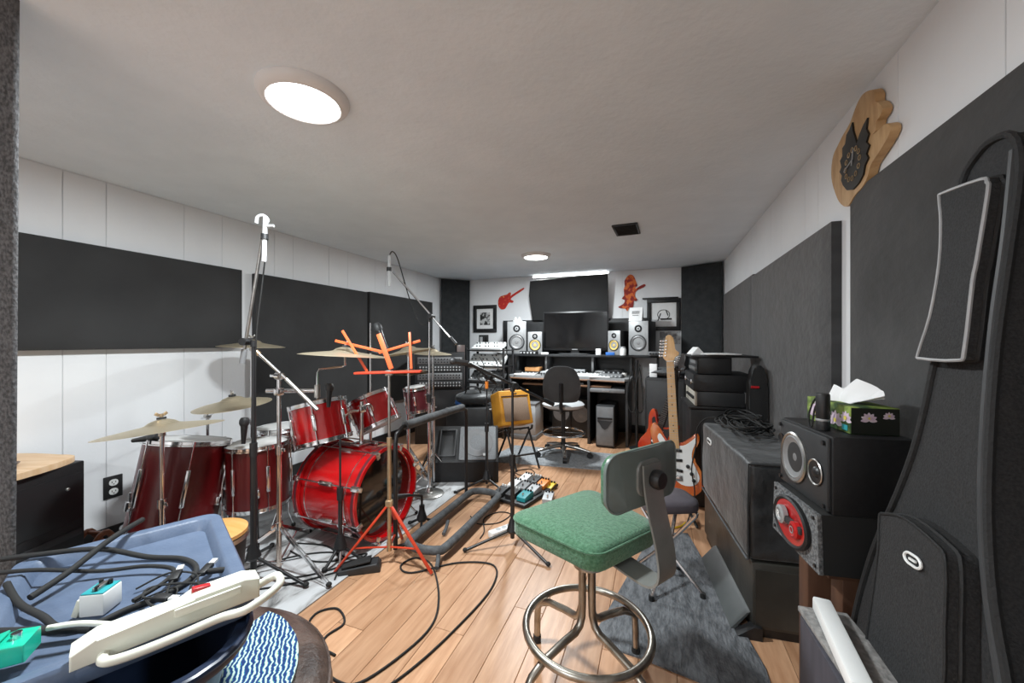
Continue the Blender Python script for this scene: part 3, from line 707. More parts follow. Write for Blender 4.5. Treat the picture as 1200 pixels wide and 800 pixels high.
# second overhead
mic_stand('chrome boom stand with round steel base by the floor monitor', (-1.628,2.51,.0085), 1.33, 0, 0, ((-1.40,2.515,1.150),(-1.938,2.478,1.715)), m='chrome', round_base=.11)
condenser('white pencil microphone hanging on the boom in front of the white wall', (-1.962,2.462,1.84), (-1.962,2.462,1.60), r=.0115)
o = MB().tube([(-1.955,2.46,1.845),(-1.93,2.465,1.87),(-1.89,2.48,1.80),(-1.80,2.50,1.50),(-1.72,2.51,1.32),(-1.66,2.52,1.30)], .0045, 6, k=6).build('microphone_cable', 'rubber'); tag(o, 'black cable looping from the white microphone to its boom', 'cable')
# the stand in the middle of the room
mic_stand('black tripod microphone stand with long boom beside the green stool', (-.776,2.05,0), .905, .27, R(214), ((-.575,2.20,.80),(-.965,1.882,1.050)), hub=.115)
def dyn_mic(label, p, d, L_=.15, r=.022, m='black_metal'):
    d = V(d).normalized(); p = V(p); t = thing('dynamic_microphone', label, 'microphone', p)
    mt = align(d)
    MB().lathe([(0,0),(.010,0),(.013,L_*.3),(r*.72,L_*.68),(r*.72,L_*.7),(0,L_*.7)], 18, mt).build('handle', m, t)
    MB().lathe([(0,L_*.66),(r*.8,L_*.68),(r,L_*.76),(r,L_*.88),(r*.7,L_*.98),(0,L_)], 18, mt).build('grille', 'dark_grey', t)
    return t
dyn_mic('small black microphone on the end of the long boom beside the yellow amplifier', (-.97,1.878,1.054), (-1,-.55,.15), .10, .020)
# stand with orange tag
t = mic_stand('thin black stand with an orange tag next to the floor monitor', (-1.262,2.76,0), .90, .25, R(-20), ((-1.20,2.80,.84),(-1.30,2.60,.985)), r=.009)
MB().cyl((0,0,.80),(0,0,.855),.0135,n=12).build('tag', 'orange_pl', t)
dyn_mic('black microphone pointing left from the stand with the orange tag', (-1.302,2.59,.99), (-.9,-.6,.2), .12, .022)
# chrome boom with a big black microphone over the toms
mic_stand('chrome boom stand rising behind the bright red rack tom', (-2.02,2.32,.0085), 1.30, .18, .3, None, m='chrome')
dyn_mic('big black microphone pointing up between the cymbals', (-1.755,2.18,1.12), (-.45,-.05,.9), .20, .030)
t = thing('microphone_clip_arm', 'short chrome arm carrying the big black microphone', 'stand', (-1.99,2.32,1.10))
MB().tube([(-.03,0,0),(.12,-.05,-.02),(.235,-.14,.02)], .006, 8, k=4).build('arm', 'chrome', t)
MB().box((-.03,0,0),(.03,.03,.035),bev=.006).build('clamp', 'black_plastic', t)
dyn_mic('black clip microphone with brass tip over the bright red rack tom', (-1.735,1.655,.80), (-.05,.10,.9), .135, .024)
dyn_mic('black clip microphone standing over the rim of the smaller floor tom', (-2.066,1.405,.625), (-.05,.08,.95), .14, .024)
dyn_mic('black clip microphone under the wide tilted crash cymbal', (-2.55,1.165,.655), (.9,.35,.15), .13, .026)
t = mic_stand('thin black stand in front of the bass drum shell', (-1.567,1.572,.0085), .66, .10, .5, None, hub=.10, r=.0085)
# bass drum microphone on a short stand
t = mic_stand('short black stand for the bass drum microphone', (-1.39,2.06,0), .20, .09, R(60), None, hub=.075, name='short_microphone_stand')
MB().cyl((0,0,.20),(-.025,-.10,.235),.007).build('boom_arm', 'black_metal', t)
dyn_mic('black microphone aimed at the front head of the bass drum', (-1.413,1.965,.236), (-.5,-.85,.1), .115, .024)

# ------------------------------------------------------------------ orange music stand
t = thing('music_stand', 'orange painted folding music stand with a brass tube', 'music stand', (-1.322,1.660,0), YAW)
k = 2.02/450
def ml(px, py, y=0): return V(((px-458)*k, y, 1.17-(py-400)*k))
MB().cyl((0,0,.10),(0,0,.66),.0105).build('lower_tube', 'brass_tube', t)
MB().cyl((0,0,.62),(0,0,1.02),.0075).build('upper_tube', 'steel', t)
MB().cyl((0,0,.62),(0,0,.665),.0135).build('clamp_collar', 'brass_tube', t)
MB().box((0,0,.32),(.036,.03,.035),bev=.006).build('leg_collar', 'brass_tube', t)
MB().cyl((0,0,.07),(0,0,.12),.013).build('lower_collar', 'brass_tube', t)
for a in (R(200), R(-22), R(90)):
    d = V((math.cos(a), math.sin(a), 0)); f_ = .265
    if a == R(90): f_ = .24
    MB().box(d*f_*.5+V((0,0,.164)), (math.hypot(f_,.312),.016,.010), rotz(a) @ Matrix.Rotation(math.atan2(.312,f_),4,'Y'), bev=.002).build('leg', 'red_orange', t)
    MB().box(d*f_*.33+V((0,0,.102)), (f_*.68,.012,.006), rotz(a) @ Matrix.Rotation(R(-8),4,'Y'), bev=.0015).build('leg_brace', 'red_orange', t)
def arm(p, q_, wd, m='orange_paint', y0=.0, y1=.03):
    p, q_ = ml(*p, y0), ml(*q_, y1); d = q_-p; n = V((0,1,0)); sx = d.normalized(); sy = n.cross(sx).normalized(); sz = sx.cross(sy)
    m4 = Matrix((sx, sy, sz)).transposed()
    return MB().box((p+q_)/2, (d.length, wd, .006), m4, bev=.0015).build('desk_arm', m, t)
arm((432,435),(400,387),.014); arm((446,412),(390,399),.014, y0=.036, y1=.045)
arm((461,432),(444,391),.026, y0=-.008, y1=.02); arm((443,413.5),(492,399),.014, y0=.036, y1=.045); arm((484,432),(480,389),.013)
MB().box((ml(420,437)+ml(497,434.5))/2+V((0,-.02,0)), (.345,.05,.012), Matrix.Rotation(R(-1.5),4,'Y').to_4x4(), bev=.003).build('ledge', 'red_orange', t)
MB().box(ml(458,437), (.035,.035,.03), bev=.005).build('desk_bracket', 'steel', t)

# ------------------------------------------------------------------ foam padded guitar rack
t = thing('guitar_rack', 'guitar rack of black tube padded with grey pipe foam', 'guitar rack', (-1.09,2.12,0))
def gl(x, y, z): return V((x+1.09, y-2.12, z))
fr_ = MB().tube([gl(*p) for p in ((-1.295,1.83,.055),(-1.297,2.20,.055),(-1.297,2.51,.055),(-1.27,2.58,.055),(-1.19,2.60,.055),(-1.095,2.575,.055),(-1.071,2.50,.055),(-1.072,2.20,.055),(-1.073,1.84,.055),(-1.10,1.775,.055),(-1.19,1.755,.055),(-1.27,1.775,.055))], .024, 12, closed=True, k=4)
fr_.build('base_foam', 'foam_grey', t)
MB().tube([gl(*p) for p in ((-1.36,1.76,.02),(-1.36,1.76,.60),(-1.36,1.77,.655),(-1.355,1.82,.685),(-1.34,2.50,.685),(-1.336,2.55,.66),(-1.336,2.555,.60),(-1.336,2.555,.02))], .0125, 10).build('upright_frame', 'black_metal', t)
MB().tube([gl(-1.355,1.84,.688), gl(-1.346,2.20,.690), gl(-1.34,2.50,.688)], .026, 12, k=3).build('top_foam', 'foam_grey', t)
MB().cyl(gl(-1.36,1.76,.03), gl(-1.285,1.80,.05), .010).build('cross_tube', 'black_metal', t)
MB().cyl(gl(-1.335,2.555,.03), gl(-1.285,2.55,.05), .010).build('cross_tube', 'black_metal', t)
for x, y, a in ((-1.10,1.785,.6), (-1.225,2.10,.3)):
    MB().tube([gl(x,y,.05), gl(x+.05*math.sin(a),y-.05,.028), gl(x+.09*math.sin(a),y-.10,.02)], .011, 8).build('foot', 'steel' if x > -1 else 'foam_grey', t)

# ------------------------------------------------------------------ floor monitor wedge
wx = thing('floor_monitor', 'black wedge floor monitor with grey mesh grille behind the guitar rack', 'speaker', (-1.56,2.99,0), R(24))
# local: x = width .48, y = depth (front = -y)
prof = [(-.17,0),(.17,0),(.15,.40),(.06,.42),(-.17,.17)]
MB().prism(prof, .55, Matrix.Translation((-.275,0,0)) @ YZ, bev=.006).build('cabinet', 'black_plastic', wx)
sl = math.atan2(.25,.23); fm = Matrix.Translation((0,-.057,.297)) @ Matrix.Rotation(sl,4,'X')
MB().prism(rrect(.31,.31,.012,3,.10), .010, fm, bev=.003).build('grille', 'grille_grey', wx)
g = MB().lathe([(.07,.010),(.09,.013),(.11,.010),(.128,.013),(.132,.008),(.07,.006)], 36, fm @ Matrix.Translation((.10,.005,0)), closed=True).build('woofer_ring', 'mid_grey', wx)
MB().box((0,0,0), (.150,.27,.006), bev=.002).build('horn_plate', 'black_plastic', wx).matrix_basis = fm @ Matrix.Translation((-.155,0,.003))
hb = MB()
for a_, b_ in (((-.065,-.125),(-.065,.125)), ((.065,-.125),(.065,.125))): hb.box(((a_[0]+b_[0])/2,0,.012),(.012,.25,.016),bev=.003)
for y in (-.12,.12): hb.box((0,y,.012),(.12,.014,.016),bev=.003)
hb.build('horn_frame', 'dark_grey', wx).matrix_basis = fm @ Matrix.Translation((-.155,0,.003))
MB().box((.16,-.11,.0125),(.03,.022,.003)).build('maker_plate', 'white', wx).matrix_basis = fm

# ------------------------------------------------------------------ yellow amplifier on its stand
ya = thing('guitar_amplifier', 'small yellow tweed guitar amplifier tilted back on a black stand', 'amplifier', (-1.235,3.42,.385), R(46))
am = Matrix.Rotation(R(-18),4,'X')
w_, h_, d_ = .33, .33, .22
cb = MB().box((0,d_/2,h_/2),(w_,d_,h_),bev=.012,seg=3); cb.build('cabinet', 'tweed', ya).matrix_basis = am
MB().box((0,-.003,.145),(w_-.07,.008,.22),bev=.002).build('grille_cloth', 'grille_tan', ya).matrix_basis = am
MB().box((0,-.003,.272),(w_-.045,.010,.012),bev=.002).build('control_strip', 'wood_brown', ya).matrix_basis = am
MB().box((0,-.002,.298),(.05,.006,.010),bev=.002).build('nameplate', 'steel', ya).matrix_basis = am
MB().tube([(-.06,.08,h_),(-.055,.08,h_+.022),(.055,.08,h_+.022),(.06,.08,h_)], .007, 8, k=3).build('carry_handle', 'wood_brown', ya).matrix_basis = am
t = thing('amplifier_stand', 'black tubular tilt stand under the yellow amplifier', 'stand', (-1.235,3.42,0), R(46))
for s_ in (-1,1):
    MB().tube([(s_*.115,-.20,.012),(s_*.115,.02,.345),(s_*.115,.20,.285)], .010, 8).build('side_frame', 'black_metal', t)
    MB().tube([(s_*.115,.24,.012),(s_*.115,-.01,.33),(s_*.115,-.055,.352),(s_*.115,-.06,.385)], .010, 8).build('cradle_arm', 'black_metal', t)
MB().cyl((-.125,.02,.34),(.125,.02,.34),.009).build('cross_bar', 'black_metal', t)
MB().cyl((-.125,-.12,.13),(.125,-.12,.13),.009).build('cross_bar', 'black_metal', t)

# ------------------------------------------------------------------ floor clutter
pb = thing('pedal_board', 'black pedal board on the wood floor beside the tripod stand', 'pedal board', (-.95,2.80,0), R(-14))
MB().box((0,0,.02),(.30,.50,.022),bev=.005).build('board', 'black_plastic', pb)
for x in (-.13,.13): MB().box((x,0,.006),(.03,.44,.012)).build('rail', 'black_metal', pb)
def stomp(label, loc, rz, m, sz=(.07,.115,.045), knobs=3, km='black_plastic', name='effect_pedal', par_tilt=0):
    t = thing(name, label, 'pedal', loc, rz, None)
    a, b, c = sz
    MB().prism([(-b/2,0),(b/2,0),(b/2,c),(b/2-.03,c),(-b/2+.02,c*.75),(-b/2,c*.6)], a, Matrix.Translation((-a/2,0,0)) @ YZ, bev=.002).build('housing', m, t)
    rep('knob', MB().cyl((0,0,0),(0,0,.012),.008,.007,n=10), km, t, [XF((-a/2+a*(i+.5)/knobs, b/2-.016, c)) for i in range(knobs)])
    MB().cyl((0,-b/2+.03,c*.7),(0,-b/2+.03,c*.7+.018),.007,n=10).build('foot_switch', 'chrome', t)
    return t
ZP = .0315
base = V((-.95,2.80,0)); rz_ = R(-14); ca, sa = math.cos(rz_), math.sin(rz_)
def onb(x, y): return (base.x+ca*x-sa*y, base.y+sa*x+ca*y, ZP)
for (x, y), m, lb in (((-.10,-.17),'dark_grey','dark grey effect pedal at the near end of the pedal board'), ((-.005,-.16),'black_plastic','black effect pedal with chrome switch on the pedal board'), ((.09,-.15),'teal','dark teal effect pedal on the near corner of the pedal board'),
    ((-.10,.0),'white','white effect pedal in the middle of the pedal board edge'), ((-.01,.0),'mid_grey','mid grey effect pedal in the centre of the pedal board'), ((.08,-.01),'light_grey','light grey effect pedal next to the teal pedal'),
    ((-.10,.16),'white','white effect pedal at the far end of the pedal board'), ((-.01,.16),'black_plastic','black effect pedal at the far end of the pedal board'), ((.08,.13),'orange_pl','orange effect pedal on the pedal board')):
    stomp(lb, onb(x, y), rz_, m, km='white' if m in ('black_plastic','dark_grey') else 'black_plastic')
stomp('yellow effect pedal on the floor just beyond the pedal board', (-.80,2.94,0), R(-10), 'yellow_pl')
stomp('pale grey effect pedal on the floor beside the pedal board', (-.755,2.74,0), R(5), 'light_grey')
# the foot pedal at the orange stand
t = thing('foot_controller', 'black foot controller pedal beside the orange music stand', 'pedal', (-1.42,1.555,0), R(-56))
MB().prism([(-.10,0),(.10,0),(.10,.025),(.085,.045),(-.10,.028)], .075, Matrix.Translation((-.0375,0,0)) @ YZ, bev=.005).build('housing', 'dark_grey', t)
MB().box((0,-.015,.047),(.06,.14,.010),Matrix.Rotation(R(8),4,'X'),bev=.004).build('treadle', 'rubber', t)

def power_strip(label, loc, rz, L_=.30, m='white', lift=0, rot=None):
    t = thing('power_strip', label, 'power strip', loc, rz)
    MB().box((0,0,.019),(L_,.05,.038),bev=.006).build('housing', m, t)
    rep('socket', MB().prism(rrect(.030,.030,.012), .0015, Matrix.Identity(4)), 'light_grey', t, [XF((-L_/2+.06+i*.042,0,.038)) for i in range(5)])
    MB().box((L_/2-.03,0,.041),(.024,.014,.010),Matrix.Rotation(R(10),4,'Y'),bev=.002).build('switch', 'red_switch', t)
    return t
power_strip('white power strip on the wood floor at the foot of the guitar rack', (-.86,2.20,0), R(58), .27)

def cable(label, pts, r=.004, m='rubber', name='cable', k=7, flat=True):
    o = MB().tube([(p[0], p[1], p[2] if len(p) > 2 else r+.0005) for p in pts], r, 7, k=k).build(name, m, ang=80)
    return tag(o, label, 'cable')
cable('long black cable curling across the open wood floor', [(-1.12,1.10),(-1.30,1.13),(-1.37,1.235),(-1.31,1.295),(-1.215,1.24),(-1.225,1.15),(-1.15,1.07),(-1.036,1.02),(-.939,1.06),(-.867,1.319),(-.93,1.511),(-1.10,1.72),(-1.22,1.75),(-1.25,1.66),(-1.16,1.63),(-.985,1.79),(-.80,1.835),(-.735,1.66),(-.771,1.355),(-.83,1.12),(-.90,1.0),(-1.0,.92)], .0045)
cable('thin black cable looping inside the guitar rack frame', [(-1.17,2.30),(-1.08,2.22),(-.96,2.28),(-.93,2.42),(-1.02,2.42),(-1.07,2.30),(-1.0,2.15),(-.985,2.06)], .0035)
cable('black cable coming off the pedal board toward the green stool', [(-.775,2.88),(-.70,2.72),(-.58,2.62),(-.42,2.58),(-.28,2.66)], .0035)
cable('black cable coiled on the floor in front of the yellow amplifier', [(-1.25,3.26),(-1.12,3.16),(-1.02,3.24),(-1.10,3.34),(-1.2,3.24),(-1.12,3.08),(-1.05,3.12)], .0035)
cable('yellow cable on the floor behind the folding stool', [(.0,2.62),(.08,2.60),(.135,2.64),(.165,2.70)], .006, 'yellow_wire')
zr = .0125
for lb, pts in (('black cable crossing the rug behind the boom stand legs', [(-2.0,1.25,zr),(-1.85,1.50,zr),(-1.68,1.62,zr),(-1.55,1.60,zr)]),
    ('black cable curving on the rug in front of the bass drum spur', [(-1.75,1.34,zr),(-1.62,1.42,zr),(-1.50,1.58,zr),(-1.49,1.68,zr),(-1.6,1.56,zr),(-1.72,1.52,zr),(-1.9,1.55,zr)]),
    ('black cable on the rug running under the bass drum', [(-1.95,1.62,zr),(-1.75,1.66,zr),(-1.58,1.58,zr),(-1.47,1.44,zr)]),
    ('black cable lying straight on the rug from the tall boom stand', [(-1.98,1.12,zr),(-1.8,1.22,zr),(-1.62,1.36,zr),(-1.48,1.53,zr)])):
    cable(lb, pts, .004)

# ------------------------------------------------------------------ pictures and decorations on the back wall
def frame(label, x0, x1, z0, z1, fw, print_m, mat_w=.03, sketch=None, y=Y1):
    w_, h_ = x1-x0, z1-z0
    t = thing('picture_frame', label, 'picture', ((x0+x1)/2, y-.0015, (z0+z1)/2))
    f = MB()
    for cx, cz, a, b in ((0,h_/2-fw/2,w_,fw),(0,-h_/2+fw/2,w_,fw),(-w_/2+fw/2,0,fw,h_-2*fw),(w_/2-fw/2,0,fw,h_-2*fw)): f.box((cx,-.012,cz),(a+.0006,.022,b+.0006),bev=.003)
    f.build('frame', 'black_trim', t)
    MB().box((0,-.004,0),(w_-2*fw,.005,h_-2*fw)).build('mount', 'paper', t)
    MB().box((0,-.0075,0),(w_-2*fw-2*mat_w,.003,h_-2*fw-2*mat_w)).build('print', print_m, t)
    return t
frame('black picture frame with a black and white print above the small switch plate', -2.574, -2.20, 1.306, 1.705, .052, 'photo_bw', .055)
t = frame('black picture frame with a drawing on white paper beside the right monitor speaker', -.130, .262, 1.306, 1.705, .050, 'paper', .012)
d = MB().tube([(.0+.07*math.cos(a), -.0105, .0+.06*math.sin(a)) for a in [2*PI*i/20 for i in range(20)]], .004, 6, closed=True)
d.box((.03,-.0105,-.055),(.13,.003,.02)).box((-.05,-.0105,-.03),(.012,.003,.10),Matrix.Rotation(R(20),4,'Y')).box((.04,-.0105,.02),(.012,.003,.07),Matrix.Rotation(R(-20),4,'Y'))
stuff(d.build('drawing_lines', 'black_trim', t))
MB().box((-.04,-.012,.207),(.42,.03,.02),bev=.003).build('picture_rail', 'black_trim', t)
t = thing('poster', 'small grey print pinned under the drawing, behind the guitar headstock', 'poster', (.14,Y1-.0015,1.215))
MB().box((0,-.003,0),(.235,.004,.155)).build('sheet', 'photo_grey', t)
t = thing('switch_plate', 'small dark plate with two switches under the left picture frame', 'switch', (-2.41,Y1-.0015,1.195))
MB().box((0,-.004,0),(.155,.007,.145),bev=.003).build('plate', 'dark_grey', t)
for x, m in ((-.04,'light_grey'), (.04,'black_plastic')): MB().box((x,-.009,0),(.045,.006,.085),bev=.002).build('rocker', m, t)
t = thing('corner_board', 'narrow glossy brown board hung on the left corner panel', 'board', (-2.70,4.985,.82), R(45))
MB().box((0,-.014,0),(.12,.014,.60),bev=.004).build('board', 'brown_gloss', t)
# flat red guitar cut-out
def cut(name, label, cat, pts, th, m, org, k=6):
    t = thing(name, label, cat, org)
    poly = [(p.x, p.y) for p in catmull([(x, y, 0) for x, y in pts], k, True)] if k else pts
    MB().prism(poly, th, XZ).build('cutout', m, t); return t
gp = [(x*1.18,y*1.18) for x,y in [(-.19,-.02),(-.185,-.085),(-.15,-.125),(-.10,-.12),(-.075,-.085),(-.045,-.045),(-.005,-.05),(.012,-.03),(-.02,-.012),(-.022,.0),(.01,.028),(.14,.105),(.13,.122),(.0,.052),(-.028,.035),(-.022,.07),(-.04,.078),(-.075,.055),(-.12,.045),(-.165,.03)]]
t = cut('guitar_cutout', 'flat red electric guitar cut-out on the wall above the left speakers', 'wall art', gp, .008, 'guitar_print', (-1.953,Y1-.0015,1.785), 3)
fp = [(-.04,.235),(.0,.245),(.035,.215),(.055,.16),(.075,.10),(.055,.085),(.05,.06),(.10,.09),(.155,.115),(.175,.10),(.15,.075),(.09,.05),(.05,.015),(.045,-.04),(.075,-.08),(.05,-.10),(.03,-.09),(.025,-.16),(.0,-.20),(-.02,-.175),(-.05,-.225),(-.075,-.19),(-.13,-.185),(-.165,-.165),(-.10,-.13),(-.08,-.08),(-.12,-.06),(-.09,-.02),(-.095,.06),(-.08,.10),(-.085,.17)]
t = cut('musician_cutout', 'flat red and orange cut-out of a long haired guitarist on the wall', 'wall art', fp, .008, 'flame_print', (-.32,Y1-.0015,1.785), 2)

# ------------------------------------------------------------------ desk
D = thing('studio_desk', 'grey studio desk with raised shelf carrying television and monitor speakers', 'desk', (-1.0,4.72,0))
def dl(x, y, z): return V((x+1.0, y-4.72, z))
top = [(p.x, p.y) for p in catmull([(-.70,-.30,0),(-.45,-.33,0),(0,-.26,0),(.40,-.30,0),(.66,-.36,0)],5)]+[(.72,-.30),(.72,.36),(-.74,.36),(-.74,-.25)]
MB().prism(top, .028, Matrix.Translation((0,0,.732)), bev=.006).build('desktop', 'desk_top', D)
edge = catmull([(-.70,-.302,.724),(-.45,-.332,.724),(0,-.262,.724),(.40,-.302,.724),(.66,-.362,.724)],5)
MB().tube(edge, .010, 8).build('front_edge', 'desk_wood', D)
MB().box((-.02,-.12,.655),(1.05,.34,.018),bev=.003).build('keyboard_tray', 'desk_wood', D)
for x in (-.70,.68,.26):
    MB().box((x,.0,.365),(.03,.62,.73),bev=.003).build('side_panel', 'dark_grey', D)
MB().box((-.02,.30,.40),(1.36,.02,.62)).build('back_panel', 'black_trim', D)
MB().box((.0,.17,.995),(2.05,.38,.028),bev=.005).build('upper_shelf', 'dark_grey', D)
for x in (-.72,-.34,.25,.70):
    MB().box((x,.19,.872),(.024,.32,.218)).build('shelf_support', 'mid_grey' if abs(x) < .5 else 'dark_grey', D)
for x in (-1.0,1.0): MB().box((x,.26,.49),(.03,.18,.98)).build('shelf_leg', 'black_trim', D)
MB().box((.0,.355,.87),(1.42,.012,.22)).build('shelf_back', 'black_trim', D)
MB().box((.47,-.10,.62),(.38,.50,.04),bev=.004).build('drawer_box', 'mid_grey', D)
MB().tube([(.42,-.36,.62),(.42,-.375,.62),(.50,-.375,.62),(.50,-.36,.62)],.005,6).build('drawer_handle', 'chrome', D)
ZS, ZD = 1.0095, .7605

def monitor(label, x, y, rz, w_, h_, d_, cone, face, pk=False, z=ZS):
    t = thing('monitor_speaker', label, 'speaker', (x, y, z), rz)
    MB().box((0,d_/2,h_/2),(w_,d_-.02,h_),bev=.004).build('cabinet', 'black_plastic', t)
    MB().box((0,.008,h_/2),(w_,.022,h_),bev=.006).build('baffle', face, t)
    m0 = Matrix.Rotation(R(90),4,'X'); rw = w_*.36; rt = w_*.16
    wz, tz = (h_*.36, h_*.78) if not pk else (h_*.40, h_*.80)
    def drv(r, z, cm, name):
        mm = Matrix.Translation((0,-.003,z)) @ m0
        o = MB().lathe([(r*1.14,0),(r*1.16,.005),(r*1.02,.008),(r*.95,.004),(r*.95,0)], 32, mm, closed=True).build(name+'_ring', 'dark_grey', t)
        MB().lathe([(r*.97,.006),(r*.88,.009),(r*.80,.005),(r*.42,-.012*r/.06+.004),(r*.36,-.010),(r*.25,.002),(0,.006)], 32, mm).build(name, cm, o)
    drv(rw, wz, cone, 'woofer'); drv(rt, tz, 'dark_grey' if not pk else 'black_trim', 'tweeter')
    return t
monitor('large grey monitor speaker standing left of the small yellow-coned speaker', -1.735, 4.74, R(18), .25, .425, .28, 'cone_grey', 'silver')
monitor('small grey monitor speaker with yellow cone left of the television', -1.478, 4.72, R(14), .185, .285, .22, 'cone_yellow', 'silver', True)
monitor('small grey monitor speaker with yellow cone right of the television', -.49, 4.72, R(-24), .165, .29, .24, 'cone_yellow', 'silver', True)
monitor('large grey monitor speaker carrying a white folded card', -.215, 4.735, R(-16), .232, .40, .30, 'cone_grey', 'silver')
tv = thing('television', 'black flat television on the desk shelf between the speakers', 'television', (-.985,4.85,ZS))
MB().box((0,0,.295),(.835,.035,.50),bev=.006).build('bezel', 'black_trim', tv)
MB().box((0,-.0185,.30),(.80,.003,.45)).build('screen', 'screen', tv)
MB().box((0,.03,.30),(.5,.04,.34),bev=.01).build('back_housing', 'black_plastic', tv)
MB().box((0,.01,.035),(.10,.03,.06)).build('neck', 'black_plastic', tv)
MB().prism(rrect(.42,.20,.03,4), .012, bev=.003).build('foot_plate', 'black_plastic', tv)
MB().box((0,-.02,.06),(.07,.004,.012)).build('maker_plate', 'silver', tv)
t = thing('folded_card', 'white folded desk card standing on the right monitor speaker', 'card', (-.245,4.86,ZS+.402), R(-10))
for s_ in (-1,1): MB().box((0,s_*.026,.085),(.155,.004,.172),Matrix.Rotation(s_*R(16),4,'X')).build('leaf', 'paper', t)
for z, w_ in ((.12,.085),(.108,.085),(.096,.085),(.072,.07)): MB().box((.0,-.0315+(z-.085)*.29-.001,z),(w_,.002,.007),Matrix.Rotation(-R(16),4,'X')).build('print_line', 'mid_grey', t)
t = thing('figurine', 'small white ornament on top of the left monitor speaker', 'ornament', (-1.75,4.83,ZS+.427))
MB().box((0,0,.008),(.12,.06,.016),bev=.004).build('base', 'white', t)
for x in (-.035,.02): MB().lathe([(0,.016),(.022,.016),(.026,.03),(.016,.045),(.018,.055),(0,.066)], 12, Matrix.Translation((x,0,0))).build('figure', 'white', t)
# things on the shelf
def box_thing(name, label, cat, loc, sz, m, rz=0, bev=.004, extra=None):
    t = thing(name, label, cat, loc, rz)
    MB().box((0,0,sz[2]/2),sz,bev=bev).build('body', m, t)
    if extra: extra(t)
    return t
def front_knobs(n, sz, m='light_grey', z=.5):
    def f(t):
        b = MB()
        for i in range(n): x = -sz[0]/2+sz[0]*(i+.5)/n; b.cyl((x,-sz[1]/2,sz[2]*z),(x,-sz[1]/2-.012,sz[2]*z),min(.011,sz[2]*.3),n=10)
        stuff(b.build('front_knobs', m, t))
    return f
def lidded(t): MB().box((0,0,.052),(.055,.055,.012),bev=.003).build('lid', 'white', t)
t = thing('white_jar', 'white jar with lid on the shelf in front of the small right speaker', 'jar', (-.378,4.64,ZS))
MB().lathe([(0,0),(.035,0),(.036,.07),(.03,.08),(0,.08)], 20).build('body', 'white', t); MB().lathe([(0,.08),(.028,.08),(.028,.10),(0,.10)], 20).build('lid', 'light_grey', t)
box_thing('tissue_pack', 'small pale blue pack leaning by the television foot', 'packet', (-.66,4.62,ZS), (.06,.03,.075), 'paper')
box_thing('blue_gadget', 'small blue gadget below the small right speaker', 'gadget', (-.52,4.60,ZS), (.10,.06,.035), 'blue_glove')
box_thing('small_interface', 'black audio interface below the small left speaker', 'interface', (-1.52,4.60,ZS), (.22,.09,.04), 'black_plastic', extra=front_knobs(5,(.22,.09,.04)))
box_thing('paper_note', 'crumpled white note on the shelf by the television', 'paper', (-1.32,4.62,ZS), (.09,.06,.025), 'paper', R(20))
box_thing('sound_bar', 'long black remote in front of the television foot', 'remote', (-.95,4.59,ZS), (.34,.05,.018), 'dark_grey')
# things on the desktop
box_thing('orange_carton', 'orange and white carton under the left part of the desk shelf', 'box', (-1.50,4.74,ZD+.03), (.19,.16,.05), 'orange_box')
box_thing('device_stack', 'black rack device under the orange carton', 'device', (-1.50,4.75,ZD), (.30,.20,.028), 'black_plastic', extra=front_knobs(6,(.30,.20,.028)))
box_thing('paper_pile', 'white papers on the left end of the desktop', 'paper', (-1.53,4.50,ZD), (.26,.17,.016), 'paper', R(8))
box_thing('white_mixer', 'white mixer standing on the desk left of the office chair', 'mixer', (-1.215,4.54,ZD), (.20,.20,.05), 'light_grey', R(-6), extra=front_knobs(6,(.20,.20,.05),'dark_grey'))
def keys(t):
    b = MB()
    for i in range(24):
        if i % 7 not in (2,6): b.box((-.27+.0235*i,-.03,.034),(.010,.06,.010))
    stuff(b.build('black_keys', 'black_trim', t))
box_thing('keyboard', 'white music keyboard with black keys on the desktop', 'keyboard', (-.90,4.66,ZD), (.58,.16,.03), 'white', extra=keys)
box_thing('rack_device', 'silver rack device on the desk under the television', 'device', (-1.05,4.86,ZD), (.40,.14,.06), 'light_grey', extra=front_knobs(8,(.40,.14,.06),'dark_grey'))
box_thing('drum_machine', 'grey drum machine at the right end of the desktop', 'device', (-.50,4.54,ZD), (.26,.17,.035), 'mid_grey', R(-5), extra=front_knobs(6,(.26,.17,.035)))
box_thing('white_papers', 'white sheets at the front right of the desktop', 'paper', (-.62,4.46,ZD), (.24,.08,.012), 'paper', R(-3))
box_thing('small_device', 'black device beside the drum machine under the shelf', 'device', (-.50,4.84,ZD), (.22,.14,.07), 'black_plastic', extra=front_knobs(5,(.28,.16,.07)))
# under the desk
pc = thing('computer_tower', 'dark grey computer tower under the right side of the desk', 'computer', (-.545,4.52,.0))
MB().box((0,0,.235),(.20,.42,.45),bev=.008).build('case', 'dark_grey', pc)
MB().box((0,-.213,.24),(.18,.012,.42),bev=.004).build('front_panel', 'mid_grey', pc)
MB().prism([(-.085,.30),(.085,.30),(.06,.27),(.03,.22),(0,.20),(-.03,.22),(-.06,.27)], .004, Matrix.Translation((0,-.219,0)) @ XZ).build('front_emblem', 'dark_grey', pc)
MB().box((0,-.222,.325),(.16,.006,.022),bev=.002).build('drive_slot', 'black_trim', pc)
wb = thing('storage_box', 'pale grey storage box on the floor under the left side of the desk', 'box', (-1.50,4.50,0))
MB().box((0,0,.24),(.30,.34,.36),bev=.008).build('body', 'light_grey', wb)
MB().box((0,0,.03),(.32,.36,.06),bev=.006).build('plinth', 'mid_grey', wb)
MB().box((0,0,.43),(.31,.35,.02),bev=.005).build('lid', 'mid_grey', wb)
